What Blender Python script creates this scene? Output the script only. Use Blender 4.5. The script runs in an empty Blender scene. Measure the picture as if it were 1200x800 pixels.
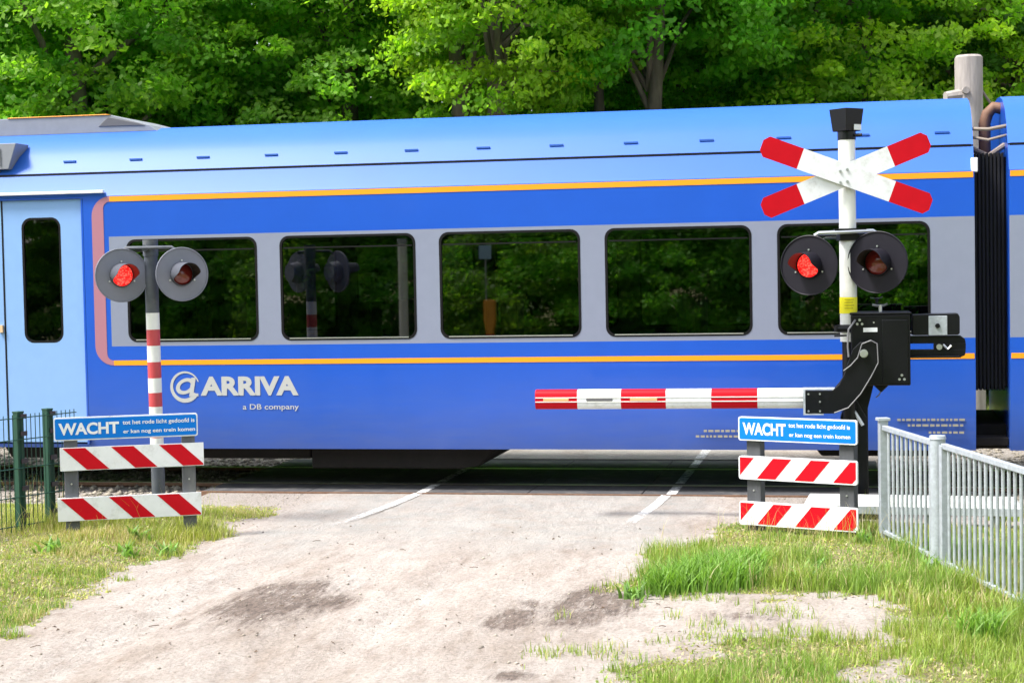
import bpy, math, random
import numpy as np
from math import radians as D, sin, cos, pi
from mathutils import Vector, Matrix
random.seed(7); rng = np.random.default_rng(7)
S = bpy.context.scene
COL = S.collection
# ------------------------------------------------------------------ camera
FPX, HC = 2000.0, 2.3
PIT, ROL = math.atan(84/FPX), D(1.08)
fw = Vector((0, cos(PIT), -sin(PIT))); u0 = Vector((0, sin(PIT), cos(PIT))); r0 = Vector((1, 0, 0))
cr = r0*cos(ROL)-u0*sin(ROL); cu = u0*cos(ROL)+r0*sin(ROL)
cam_d = bpy.data.cameras.new('camera'); cam = bpy.data.objects.new('camera', cam_d); COL.objects.link(cam)
M = Matrix((cr, cu, -fw)).transposed().to_4x4(); M.translation = Vector((0, 0, HC)); cam.matrix_world = M
cam_d.sensor_width = 36; cam_d.lens = 36*FPX/1200; cam_d.clip_end = 3000; cam_d.clip_start = .1
cam_d.dof.use_dof = True; cam_d.dof.focus_distance = 15.2; cam_d.dof.aperture_fstop = 5.6
S.camera = cam
# ------------------------------------------------------------------ sky, sun, exposure
SUN_EL, SUN_AZ = D(59), D(251)          # azimuth: compass from +Y clockwise
w = bpy.data.worlds.new('World'); S.world = w; w.use_nodes = True
nt = w.node_tree; nt.nodes.clear()
sky = nt.nodes.new('ShaderNodeTexSky'); sky.sky_type = 'NISHITA'; sky.sun_disc = False
sky.sun_elevation = SUN_EL; sky.sun_rotation = SUN_AZ; sky.dust_density = 3.0; sky.air_density = 1.0; sky.ozone_density = 1.0
hs = nt.nodes.new('ShaderNodeHueSaturation'); hs.inputs['Saturation'].default_value = .42; hs.inputs['Value'].default_value = 1.15
bg = nt.nodes.new('ShaderNodeBackground'); bg.inputs[1].default_value = .15
wo = nt.nodes.new('ShaderNodeOutputWorld')
nt.links.new(sky.outputs[0], hs.inputs['Color']); nt.links.new(hs.outputs[0], bg.inputs[0]); nt.links.new(bg.outputs[0], wo.inputs[0])
sd = bpy.data.lights.new('sun', 'SUN'); sd.energy = 3.5; sd.angle = D(13); sd.color = (1, .96, .9)
so = bpy.data.objects.new('sun', sd); COL.objects.link(so)
sv = Vector((sin(SUN_AZ)*cos(SUN_EL), cos(SUN_AZ)*cos(SUN_EL), sin(SUN_EL)))
so.rotation_euler = sv.to_track_quat('Z', 'Y').to_euler()
S.view_settings.view_transform = 'Standard'; S.view_settings.look = 'None'; S.view_settings.gamma = 1
S.view_settings.exposure = 1.12
S.cycles.use_denoising = True
S.cycles.max_bounces = 8; S.cycles.transparent_max_bounces = 12; S.cycles.caustics_reflective = False

# ------------------------------------------------------------------ helpers
def ray(x, y): return fw*FPX+cr*(x-600)+cu*(400-y)
def G(x, y, z=0.0):
    d = ray(x, y); return Vector((0, 0, HC))+d*((z-HC)/d.z)
YAW = D(11.5)                                  # the track runs at 11.5 degrees to the picture
OT = Vector((0, 17.5, 0)); TU = Vector((cos(YAW), -sin(YAW), 0)); TV = Vector((sin(YAW), cos(YAW), 0))
def TW(u, v, z=0.0): return OT+TU*u+TV*v+Vector((0, 0, z))
def TL(p): q = Vector(p)-OT; return q.dot(TU), q.dot(TV)

def noise2(x, y, seed=0):
    x = np.asarray(x, float); y = np.asarray(y, float)
    xi = np.floor(x).astype(np.int64); yi = np.floor(y).astype(np.int64); xf = x-xi; yf = y-yi
    def h(a, b):
        n = (a*374761393+b*668265263+seed*1442695041) & 0x7fffffff
        n = ((n ^ (n >> 13))*1274126177) & 0x7fffffff
        return ((n ^ (n >> 16)) & 0xffff)/65535.0
    sx = xf*xf*(3-2*xf); sy = yf*yf*(3-2*yf)
    return (h(xi, yi)*(1-sx)+h(xi+1, yi)*sx)*(1-sy)+(h(xi, yi+1)*(1-sx)+h(xi+1, yi+1)*sx)*sy
def fbm(x, y, seed=0, o=4):
    t = 0; a = .5; s = 0
    for k in range(o): t = t+a*noise2(np.asarray(x)*2**k, np.asarray(y)*2**k, seed+k*17); s += a; a *= .55
    return t/s
def sm(a, b, x): t = np.clip((np.asarray(x, float)-a)/(b-a), 0, 1); return t*t*(3-2*t)

MATS = {}
def mat(name, base=(.5, .5, .5), rough=.6, metal=0, coat=0, var=0, vscale=8, bump=0, bscale=60, emit=None, estr=0, dirt=None, dscale=3, stretch=None, spec=None):
    if name in MATS: return MATS[name]
    m = bpy.data.materials.new(name); m.use_nodes = True; MATS[name] = m
    n = m.node_tree; b = n.nodes['Principled BSDF']
    b.inputs['Base Color'].default_value = (*base, 1); b.inputs['Roughness'].default_value = rough
    b.inputs['Metallic'].default_value = metal; b.inputs['Coat Weight'].default_value = coat; b.inputs['Coat Roughness'].default_value = .06
    if spec is not None: b.inputs['Specular IOR Level'].default_value = spec
    tc = n.nodes.new('ShaderNodeTexCoord'); src = tc.outputs['Object']
    if stretch:
        mp = n.nodes.new('ShaderNodeMapping'); mp.inputs['Scale'].default_value = stretch
        n.links.new(src, mp.inputs[0]); src = mp.outputs[0]
    col = None
    if var or dirt:
        nz = n.nodes.new('ShaderNodeTexNoise'); nz.inputs['Scale'].default_value = vscale; nz.inputs['Detail'].default_value = 6; nz.inputs['Roughness'].default_value = .65
        n.links.new(src, nz.inputs['Vector'])
        rp = n.nodes.new('ShaderNodeValToRGB'); rp.color_ramp.elements[0].position = .3; rp.color_ramp.elements[1].position = .7
        rp.color_ramp.elements[0].color = (*[c*(1-var) for c in base], 1); rp.color_ramp.elements[1].color = (*[min(1, c*(1+var)) for c in base], 1)
        n.links.new(nz.outputs[0], rp.inputs[0]); col = rp.outputs[0]
        if dirt:
            n2 = n.nodes.new('ShaderNodeTexNoise'); n2.inputs['Scale'].default_value = dscale; n2.inputs['Detail'].default_value = 8; n2.inputs['Roughness'].default_value = .7
            n.links.new(src, n2.inputs['Vector'])
            r2 = n.nodes.new('ShaderNodeValToRGB'); r2.color_ramp.elements[0].position = .52; r2.color_ramp.elements[1].position = .78
            r2.color_ramp.elements[0].color = (0, 0, 0, 1); r2.color_ramp.elements[1].color = (.75, .75, .75, 1)
            n.links.new(n2.outputs[0], r2.inputs[0])
            mx = n.nodes.new('ShaderNodeMix'); mx.data_type = 'RGBA'; n.links.new(r2.outputs[0], mx.inputs[0]); n.links.new(col, mx.inputs[6]); mx.inputs[7].default_value = (*dirt, 1)
            col = mx.outputs[2]
        n.links.new(col, b.inputs['Base Color'])
    if bump:
        nb = n.nodes.new('ShaderNodeTexNoise'); nb.inputs['Scale'].default_value = bscale; nb.inputs['Detail'].default_value = 5
        n.links.new(src, nb.inputs['Vector'])
        bp = n.nodes.new('ShaderNodeBump'); bp.inputs['Strength'].default_value = bump; bp.inputs['Distance'].default_value = .01
        n.links.new(nb.outputs[0], bp.inputs['Height']); n.links.new(bp.outputs[0], b.inputs['Normal'])
    if emit: b.inputs['Emission Color'].default_value = (*emit, 1); b.inputs['Emission Strength'].default_value = estr
    return m

class MB:
    """collects verts and faces, one mesh object when built"""
    def __init__(s): s.v = []; s.f = []; s.m = []; s.mi = 0
    def add(s, vs, fs, mi=None):
        o = len(s.v); s.v += [tuple(p) for p in vs]; s.f += [tuple(i+o for i in f) for f in fs]; s.m += [s.mi if mi is None else mi]*len(fs)
    def box(s, x0, x1, y0, y1, z0, z1, mi=None, M=None):
        vs = [Vector(p) for p in ((x0, y0, z0), (x1, y0, z0), (x1, y1, z0), (x0, y1, z0), (x0, y0, z1), (x1, y0, z1), (x1, y1, z1), (x0, y1, z1))]
        if M: vs = [M @ p for p in vs]
        s.add(vs, [(0, 3, 2, 1), (4, 5, 6, 7), (0, 1, 5, 4), (1, 2, 6, 5), (2, 3, 7, 6), (3, 0, 4, 7)], mi)
    def prism(s, poly, y0, y1, mi=None, T=None):      # poly in (x,z), extruded in y
        n = len(poly); a = sum(poly[i][0]*poly[(i+1) % n][1]-poly[(i+1) % n][0]*poly[i][1] for i in range(n))
        if a < 0: poly = poly[::-1]
        vs = [(x, y0, z) for x, z in poly]+[(x, y1, z) for x, z in poly]
        if T: vs = [T(*p) for p in vs]
        s.add(vs, [tuple(range(n)), tuple(range(2*n-1, n-1, -1))]+[(i, i+n, (i+1) % n+n, (i+1) % n) for i in range(n)], mi)
    def tube(s, a, b, r1, r2=None, n=12, mi=None, caps=True):
        a = Vector(a); b = Vector(b); r2 = r1 if r2 is None else r2; d = (b-a).normalized()
        q = d.to_track_quat('Z', 'Y'); vs = []
        for P, r in ((a, r1), (b, r2)):
            for i in range(n): vs.append(P+q @ Vector((r*cos(2*pi*i/n), r*sin(2*pi*i/n), 0)))
        fs = [(i, (i+1) % n, n+(i+1) % n, n+i) for i in range(n)]
        if caps: fs += [tuple(range(n-1, -1, -1)), tuple(range(n, 2*n))]
        s.add(vs, fs, mi)
    def path(s, pts, r, n=8, mi=None):
        pts = [Vector(p) for p in pts]; rs = r if isinstance(r, (list, tuple)) else [r]*len(pts); vs = []; fs = []
        d0 = (pts[1]-pts[0]).normalized(); q = d0.to_track_quat('Z', 'Y')
        for k, P in enumerate(pts):
            d = (pts[min(k+1, len(pts)-1)]-pts[max(k-1, 0)]).normalized(); q = d0.rotation_difference(d) @ q; d0 = d
            vs += [P+q @ Vector((rs[k]*cos(2*pi*i/n), rs[k]*sin(2*pi*i/n), 0)) for i in range(n)]
        for k in range(len(pts)-1):
            for i in range(n): fs.append((k*n+i, k*n+(i+1) % n, (k+1)*n+(i+1) % n, (k+1)*n+i))
        fs += [tuple(range(n-1, -1, -1)), tuple(range((len(pts)-1)*n, len(pts)*n))]
        s.add(vs, fs, mi)
    def build(s, name, mats, parent=None, bevel=0, smooth=False, M=None):
        me = bpy.data.meshes.new(name); me.from_pydata(s.v, [], s.f); me.validate()
        if not isinstance(mats, (list, tuple)): mats = [mats]
        for m in mats: me.materials.append(m)
        if len(mats) > 1 and len(me.polygons) == len(s.m): me.polygons.foreach_set('material_index', s.m)
        o = bpy.data.objects.new(name, me); COL.objects.link(o)
        if smooth is not False:
            for p in me.polygons: p.use_smooth = True
            md = o.modifiers.new('n', 'EDGE_SPLIT'); md.split_angle = D(35)
        if bevel:
            b = o.modifiers.new('b', 'BEVEL'); b.width = bevel; b.segments = 2; b.limit_method = 'ANGLE'; b.angle_limit = D(40)
        if parent: o.parent = parent
        if M: o.matrix_local = M
        me.update(); return o
def build_each(mb, name, mats, parent, **k):
    """every loose piece of the collector becomes a part of its own"""
    par = list(range(len(mb.v)))
    def fd(i):
        while par[i] != i: par[i] = par[par[i]]; i = par[i]
        return i
    for f in mb.f:
        for i in f[1:]: par[fd(i)] = fd(f[0])
    gr = {}
    for fi, f in enumerate(mb.f): gr.setdefault(fd(f[0]), []).append(fi)
    out = []
    for fs in gr.values():
        m = MB(); ids = sorted({i for fi in fs for i in mb.f[fi]}); mp = {i: j for j, i in enumerate(ids)}
        m.v = [mb.v[i] for i in ids]; m.f = [tuple(mp[i] for i in mb.f[fi]) for fi in fs]; m.m = [mb.m[fi] for fi in fs]; out.append(m.build(name, mats, parent, **k))
    return out
def tag(o, label=None, cat=None, group=None, kind=None):
    for k, v in (('label', label), ('category', cat), ('group', group), ('kind', kind)):
        if v: o[k] = v
    return o
def thing(name, label, cat, loc=(0, 0, 0), rz=0, group=None):
    o = bpy.data.objects.new(name, None); COL.objects.link(o); o.location = loc; o.rotation_euler = (0, 0, rz); o.empty_display_size = .2
    return tag(o, label, cat, group)
def npmesh(name, V, F, mats, parent=None, mi=None, attrs=None, smooth=False):
    me = bpy.data.meshes.new(name); V = np.asarray(V, np.float32); F = np.asarray(F, np.int32); k = F.shape[1]
    me.vertices.add(len(V)); me.vertices.foreach_set('co', V.ravel())
    me.loops.add(F.size); me.loops.foreach_set('vertex_index', F.ravel())
    me.polygons.add(len(F)); me.polygons.foreach_set('loop_start', np.arange(0, F.size, k, dtype=np.int32)); me.polygons.foreach_set('loop_total', np.full(len(F), k, np.int32))
    if mi is not None: me.polygons.foreach_set('material_index', np.asarray(mi, np.int32))
    me.update(calc_edges=True)
    for m in (mats if isinstance(mats, (list, tuple)) else [mats]): me.materials.append(m)
    for nm, dom, dat in (attrs or []):
        a = me.attributes.new(nm, 'FLOAT_COLOR', dom); a.data.foreach_set('color', np.asarray(dat, np.float32).ravel())
    if smooth: me.polygons.foreach_set('use_smooth', np.ones(len(F), bool))
    o = bpy.data.objects.new(name, me); COL.objects.link(o)
    if parent: o.parent = parent
    return o
_tc = {}
def text2d(s, bold=0.0):
    """glyph outlines of the built-in font as flat faces, in a unit box"""
    if (s, bold) in _tc: return _tc[(s, bold)]
    c = bpy.data.curves.new('t', 'FONT'); c.body = s; c.offset = bold; c.resolution_u = 4; o = bpy.data.objects.new('t', c); COL.objects.link(o)
    bpy.context.view_layer.update()
    me = bpy.data.meshes.new_from_object(o.evaluated_get(bpy.context.evaluated_depsgraph_get()))
    P = [(v.co.x, v.co.y) for v in me.vertices]; Fs = [tuple(p.vertices) for p in me.polygons]
    bpy.data.objects.remove(o); bpy.data.curves.remove(c); bpy.data.meshes.remove(me)
    xs = [p[0] for p in P]; ys = [p[1] for p in P]; x0, x1, y0, y1 = min(xs), max(xs), min(ys), max(ys)
    _tc[(s, bold)] = ([((x-x0)/(x1-x0), (y-y0)/(y1-y0)) for x, y in P], Fs); return _tc[(s, bold)]
def put_text(mb, s, x0, x1, z0, z1, y, mi=0, bold=.02, shear=0):
    P, Fs = text2d(s, bold)
    mb.add([(x0+px*(x1-x0)+shear*pz*(z1-z0), y, z0+pz*(z1-z0)) for px, pz in P], Fs, mi)
def clip_poly(poly, x0, x1):
    def cut(pl, X, keep):
        out = []
        for i in range(len(pl)):
            a, b = pl[i], pl[(i+1) % len(pl)]; ia, ib = keep(a[0]), keep(b[0])
            if ia: out.append(a)
            if ia != ib: t = (X-a[0])/(b[0]-a[0]); out.append((X, a[1]+t*(b[1]-a[1])))
        return out
    p = cut(poly, x0, lambda x: x >= x0-1e-9)
    return cut(p, x1, lambda x: x <= x1+1e-9) if len(p) > 2 else []
def rrect(x0, x1, z0, z1, r, n=6):
    pts = []
    for cx, cz, a0 in ((x1-r, z1-r, 0), (x0+r, z1-r, 90), (x0+r, z0+r, 180), (x1-r, z0+r, 270)):
        for i in range(n+1): a = D(a0+90*i/n); pts.append((cx+r*cos(a), cz+r*sin(a)))
    return pts

# ------------------------------------------------------------------ materials
blue = mat('train_blue_paint', (.007, .078, .47), .34, coat=.25, var=.04, vscale=2)
bn = blue.node_tree; bb = bn.nodes['Principled BSDF']; src_ = bb.inputs['Base Color'].links[0].from_socket
tcb = bn.nodes.new('ShaderNodeTexCoord'); sxb = bn.nodes.new('ShaderNodeSeparateXYZ'); bn.links.new(tcb.outputs['Object'], sxb.inputs[0])
mr = bn.nodes.new('ShaderNodeMapRange'); mr.inputs[1].default_value = 1.35; mr.inputs[2].default_value = .45; mr.inputs[3].default_value = 0; mr.inputs[4].default_value = .42; bn.links.new(sxb.outputs[2], mr.inputs[0])
mpb = bn.nodes.new('ShaderNodeMapping'); mpb.inputs['Scale'].default_value = (.5, 1, 4); nb_ = bn.nodes.new('ShaderNodeTexNoise'); nb_.inputs['Scale'].default_value = 3; nb_.inputs['Detail'].default_value = 8; nb_.inputs['Roughness'].default_value = .7
bn.links.new(tcb.outputs['Object'], mpb.inputs[0]); bn.links.new(mpb.outputs[0], nb_.inputs['Vector']); mub = bn.nodes.new('ShaderNodeMath'); mub.operation = 'MULTIPLY'; bn.links.new(mr.outputs[0], mub.inputs[0]); bn.links.new(nb_.outputs[0], mub.inputs[1])
mxb = bn.nodes.new('ShaderNodeMix'); mxb.data_type = 'RGBA'; mxb.inputs[7].default_value = (.17, .19, .19, 1); bn.links.new(mub.outputs[0], mxb.inputs[0]); bn.links.new(src_, mxb.inputs[6]); bn.links.new(mxb.outputs[2], bb.inputs['Base Color'])
roofblue = mat('skylit_roof_blue', (.018, .105, .46), .5, coat=0, var=.04, vscale=2, spec=.35)  # body blue made paler: the sky's light on the roof is in the colour
lblue = mat('door_pale_blue_paint', (.21, .37, .68), .30, coat=.4, var=.03)
bandgrey = mat('window_band_grey_paint', (.21, .235, .32), .32, coat=.4, var=.03)
orange = mat('orange_stripe_paint', (.85, .30, .01), .4)
salmon = mat('salmon_stripe_paint', (.34, .15, .20), .4)
logow = mat('logo_silver_white', (.40, .41, .41), .4)
white = mat('white_reflective_sheet', (.74, .765, .79), .5, var=.05, dirt=(.40, .40, .36), dscale=7)
red = mat('red_reflective_sheet', (.50, .003, .012), .5, var=.06, vscale=6, spec=.15)
signblue = mat('sign_blue_sheet', (.003, .17, .62), .45, var=.03, spec=.15)
wpaint = mat('white_pole_paint', (.78, .79, .76), .4, var=.04, dirt=(.45, .45, .38), dscale=4)
polered = mat('faded_red_pole_paint', (.50, .06, .07), .45, var=.08)
darkgrey = mat('dark_grey_steel_paint', (.07, .08, .10), .45, var=.15, dirt=(.14, .14, .14), dscale=6)
postgrey = mat('weathered_grey_post', (.10, .105, .125), .7, var=.2, vscale=14, bump=.3, dirt=(.2, .2, .18), stretch=(1, 1, .25))
postdark = mat('dark_grey_plank_post', (.055, .058, .065), .7, var=.25, vscale=14, bump=.3, stretch=(1, 1, .25))
discgrey = mat('lamp_disc_grey', (.19, .20, .25), .5, var=.06)
discdark = mat('lamp_disc_black', (.010, .009, .015), .5, var=.1, spec=.25)
black = mat('black_machine_enamel', (.004, .0045, .006), .38, coat=.0, var=.2, bump=.05, spec=.3)
blackm = mat('matt_black_rubber', (.004, .004, .005), .6, spec=.2)
hoodgrey = mat('lamp_hood_grey', (.075, .08, .10), .5, spec=.2)
steel = mat('bright_steel', (.6, .62, .64), .35, metal=.9)
galv = mat('galvanised_steel', (.40, .44, .48), .5, metal=.35, var=.18, vscale=22, dirt=(.3, .33, .35), dscale=9)
greenf = mat('dark_green_fence_coating', (.008, .055, .035), .45, var=.15)
rust = mat('rusty_steel', (.16, .085, .05), .8, var=.35, vscale=30, bump=.3)
railtop = mat('polished_rail_steel', (.5, .48, .46), .3, metal=.9)
under = mat('underframe_dark', (.009, .007, .006), .9, var=.3, bump=.2)
bark = mat('grey_brown_bark', (.14, .11, .085), .9, var=.4, vscale=7, bump=1.0, bscale=18, stretch=(1, 1, .3))
poleW = mat('weathered_grey_timber', (.30, .27, .25), .85, var=.3, vscale=9, bump=.6, bscale=30, stretch=(1, 1, .15))
yel = mat('yellow_sticker', (.90, .82, .01), .5)
amber = mat('amber_reflector', (.85, .40, .18), .3)
lens_on = mat('lit_red_lens', (.15, .01, .01), .4, emit=(1, .025, .02), estr=1.2)
n_ = lens_on.node_tree; vo = n_.nodes.new('ShaderNodeTexVoronoi'); vo.inputs['Scale'].default_value = 55
rr_ = n_.nodes.new('ShaderNodeValToRGB'); rr_.color_ramp.elements[0].color = (1, .10, .07, 1); rr_.color_ramp.elements[1].color = (.55, .004, .004, 1); rr_.color_ramp.elements[1].position = .65
tcn = n_.nodes.new('ShaderNodeTexCoord'); n_.links.new(tcn.outputs['Object'], vo.inputs['Vector']); n_.links.new(vo.outputs[0], rr_.inputs[0]); n_.links.new(rr_.outputs[0], n_.nodes['Principled BSDF'].inputs['Emission Color'])
lens_off = mat('unlit_red_lens', (.16, .015, .012), .2, coat=.5)
hoodin = mat('hood_inner_black', (.02, .02, .022), .5)
deckm = mat('crossing_deck_concrete', (.055, .055, .06), .85, var=.25, vscale=5, bump=.3, dirt=(.22, .20, .17), dscale=2.5)
linew = mat('worn_white_line', (.75, .75, .74), .7, var=.08, vscale=20)
seatm = mat('dark_blue_seat_fabric', (.03, .04, .09), .9)
intm = mat('interior_panel', (.22, .22, .23), .8)
roofgrey = mat('roof_equipment_grey', (.20, .215, .25), .5, var=.08)
brownpipe = mat('brown_exhaust_pipe', (.16, .08, .045), .7, var=.2)
cablem = mat('beige_cable', (.22, .18, .15), .7)

def glass_mat(name, tint):
    m = bpy.data.materials.new(name); m.use_nodes = True; n = m.node_tree; n.nodes.clear()
    o = n.nodes.new('ShaderNodeOutputMaterial'); t = n.nodes.new('ShaderNodeBsdfTransparent'); t.inputs[0].default_value = (*tint, 1)
    g = n.nodes.new('ShaderNodeBsdfGlossy'); g.inputs['Roughness'].default_value = .015
    fr = n.nodes.new('ShaderNodeFresnel'); fr.inputs[0].default_value = 2.0; mx = n.nodes.new('ShaderNodeMixShader')
    n.links.new(fr.outputs[0], mx.inputs[0]); n.links.new(t.outputs[0], mx.inputs[1]); n.links.new(g.outputs[0], mx.inputs[2]); n.links.new(mx.outputs[0], o.inputs[0]); return m
glass = glass_mat('tinted_train_glass', (.20, .23, .23))

def leaf_mat(name, c, spread=.35, trans=.45):
    """leaf colour x small per-leaf tint; light passes through the leaf"""
    m = bpy.data.materials.new(name); m.use_nodes = True; n = m.node_tree; n.nodes.clear()
    o = n.nodes.new('ShaderNodeOutputMaterial'); at = n.nodes.new('ShaderNodeAttribute'); at.attribute_name = 'tint'
    mu = n.nodes.new('ShaderNodeMix'); mu.data_type = 'RGBA'; mu.blend_type = 'MULTIPLY'; mu.inputs[0].default_value = 1; mu.inputs[6].default_value = (*c, 1)
    n.links.new(at.outputs['Color'], mu.inputs[7])
    p = n.nodes.new('ShaderNodeBsdfPrincipled'); p.inputs['Roughness'].default_value = .5; p.inputs['Specular IOR Level'].default_value = .35
    tr = n.nodes.new('ShaderNodeBsdfTranslucent'); mx = n.nodes.new('ShaderNodeMixShader'); mx.inputs[0].default_value = trans
    n.links.new(mu.outputs[2], p.inputs['Base Color'])
    br = n.nodes.new('ShaderNodeMix'); br.data_type = 'RGBA'; br.blend_type = 'MULTIPLY'; br.inputs[0].default_value = 1; br.inputs[7].default_value = (1.5, 1.6, .7, 1)
    n.links.new(mu.outputs[2], br.inputs[6]); n.links.new(br.outputs[2], tr.inputs[0])
    n.links.new(p.outputs[0], mx.inputs[1]); n.links.new(tr.outputs[0], mx.inputs[2]); n.links.new(mx.outputs[0], o.inputs[0]); return m
grassm = leaf_mat('grass_blade', (1, 1, 1), trans=.35)

def ground_mat():
    m = bpy.data.materials.new('sandy_ground'); m.use_nodes = True; n = m.node_tree; b = n.nodes['Principled BSDF']; b.inputs['Roughness'].default_value = .95; b.inputs['Specular IOR Level'].default_value = .15
    geo = n.nodes.new('ShaderNodeNewGeometry'); at = n.nodes.new('ShaderNodeAttribute'); at.attribute_name = 'cover'; sp = n.nodes.new('ShaderNodeSeparateColor'); n.links.new(at.outputs['Color'], sp.inputs[0])
    vr = n.nodes.new('ShaderNodeMapping'); vr.vector_type = 'POINT'; vr.inputs['Rotation'].default_value = (0, 0, YAW); n.links.new(geo.outputs['Position'], vr.inputs[0])
    def nz(scale, det=8, rough=.65, sc=None):
        t = n.nodes.new('ShaderNodeTexNoise'); t.inputs['Scale'].default_value = scale; t.inputs['Detail'].default_value = det; t.inputs['Roughness'].default_value = rough
        if sc:
            mp = n.nodes.new('ShaderNodeMapping'); mp.inputs['Scale'].default_value = sc; n.links.new(vr.outputs[0], mp.inputs[0]); n.links.new(mp.outputs[0], t.inputs['Vector'])
        else: n.links.new(geo.outputs['Position'], t.inputs['Vector'])
        return t.outputs[0]
    def ramp(src, stops):
        r = n.nodes.new('ShaderNodeValToRGB'); e = r.color_ramp.elements
        while len(e) < len(stops): e.new(.5)
        for k, (p, c) in enumerate(stops): e[k].position = p; e[k].color = (*c, 1) if len(c) == 3 else c
        n.links.new(src, r.inputs[0]); return r.outputs[0]
    def mix(f, a, c, mode='MIX'):
        x = n.nodes.new('ShaderNodeMix'); x.data_type = 'RGBA'; x.blend_type = mode
        for i, v in ((0, f), (6, a), (7, c)):
            if isinstance(v, (int, float)): x.inputs[i].default_value = v
            elif isinstance(v, tuple): x.inputs[i].default_value = (*v, 1)
            else: n.links.new(v, x.inputs[i])
        return x.outputs[2]
    def math_(op, a, c):
        x = n.nodes.new('ShaderNodeMath'); x.operation = op
        for i, v in ((0, a), (1, c)):
            if isinstance(v, (int, float)): x.inputs[i].default_value = v
            else: n.links.new(v, x.inputs[i])
        return x.outputs[0]
    sand = ramp(nz(1.1, 9, .7, (1.6, .5, 1)), [(.32, (.275, .23, .195)), (.5, (.37, .33, .298)), (.68, (.43, .40, .37))])
    sand = mix(.9, sand, ramp(nz(34, 8, .8), [(.34, (.50, .47, .45)), (.5, (1, 1, 1)), (.66, (1.15, 1.13, 1.12))]), 'MULTIPLY')
    sand = mix(.7, sand, ramp(nz(7, 10, .75, (1, .35, 1)), [(.34, (.70, .63, .58)), (.5, (1, 1, 1)), (.7, (1.12, 1.10, 1.08))]), 'MULTIPLY')
    asph = ramp(nz(120, 4, .8), [(.3, (.18, .176, .168)), (.5, (.315, .31, .295)), (.7, (.44, .43, .41))])
    asph = mix(.8, asph, ramp(nz(1.6, 8, .7, (1.2, .6, 1)), [(.3, (.72, .70, .68)), (.6, (1.1, 1.09, 1.07))]), 'MULTIPLY')
    amask = math_('MULTIPLY', sp.outputs[1], ramp(nz(3.2, 10, .8), [(.36, (.1, .1, .1)), (.60, (1, 1, 1))]))
    c = mix(amask, sand, asph)
    dark = ramp(nz(22, 8, .8, (1, .5, 1)), [(.36, (.05, .038, .033)), (.62, (.20, .155, .13))])
    dm = ramp(math_('ADD', math_('MULTIPLY', sp.outputs[2], 1.0), math_('MULTIPLY', math_('SUBTRACT', nz(5.5, 12, .88, (1.5, .30, 1)), .5), 4.2)), [(.40, (0, 0, 0)), (.75, (.35, .35, .35)), (1.0, (.92, .92, .92))])
    dm2 = math_('MULTIPLY', dm, ramp(sp.outputs[2], [(.02, (0, 0, 0)), (.2, (1, 1, 1))]))
    c = mix(dm2, c, dark)
    soil = ramp(nz(26, 8, .8), [(.3, (.12, .105, .06)), (.52, (.20, .19, .085)), (.7, (.32, .27, .17))])
    gm = ramp(math_('ADD', sp.outputs[0], math_('MULTIPLY', math_('SUBTRACT', nz(9, 9, .8), .5), 2.4)), [(.35, (0, 0, 0)), (.75, (1, 1, 1))])
    c = mix(gm, c, soil)
    grav = ramp(nz(60, 3, .6), [(.3, (.12, .10, .09)), (.5, (.28, .25, .22)), (.7, (.45, .42, .39))])
    c = mix(at.outputs['Alpha'], c, grav)
    n.links.new(c, b.inputs['Base Color'])
    bp = n.nodes.new('ShaderNodeBump'); bp.inputs['Strength'].default_value = .9; bp.inputs['Distance'].default_value = .02
    h = math_('ADD', math_('MULTIPLY', nz(45, 8, .8), 1.0), math_('MULTIPLY', nz(8, 8, .7, (1, .4, 1)), 2.2)); n.links.new(h, bp.inputs['Height']); n.links.new(bp.outputs[0], b.inputs['Normal'])
    return m
groundm = ground_mat()

# ------------------------------------------------------------------ ground
def patch(u, v, cu_, cv_, ru, rv, rot=0):
    a = D(rot); x = (u-cu_)*cos(a)+(v-cv_)*sin(a); y = -(u-cu_)*sin(a)+(v-cv_)*cos(a)
    return np.clip(1.15-np.sqrt((x/ru)**2+(y/rv)**2), 0, 1)
def left_edge(v): return -2.02+.16*(fbm(v*1.3, v*0+3, 5)-.5)*2+.35*sm(-1.6, -.4, v)*0-.0*v
def grass_cover(u, v):
    n = (fbm(u*1.7, v*1.7, 21)-.5)*1.3+(fbm(u*7, v*7, 22)-.5)*.8
    L = sm(.12, -.30, u-left_edge(v)+n*.5)*sm(-.9, -1.7, v+n)                # left verge
    # right verge: island in front of the barricade, bare patch, then a strip towards the camera
    e = 1.78+.45*n-.18*sm(-4.2, -5, v)+.45*sm(-3.6, -2.6, v)
    R = sm(e-.1, e+.25, u)*sm(-1.7, -2.4, v+n*.4)*sm(-5.45, -5.0, v+.7*n+.10*(u-2.0))
    R2 = sm(2.0, 2.5, u+.5*n)*sm(-6.35, -6.85, v+.7*n+.08*(u-2))*(.32+.75*sm(.42, .62, fbm(u*1.3, v*1.3, 40)))
    R3 = sm(3.35, 3.75, u+.12*(v+5)+n*.5)*sm(-1.6, -2.6, v)
    R = np.maximum(np.maximum(R, R2), R3)
    far = sm(5.2, 6.5, v)*np.maximum(sm(-2.3, -2.9, u), sm(2.6, 3.2, u))
    back = sm(-14.5, -15.5, v)+u*0
    return np.clip(L+R+far+back, 0, 1)
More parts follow.
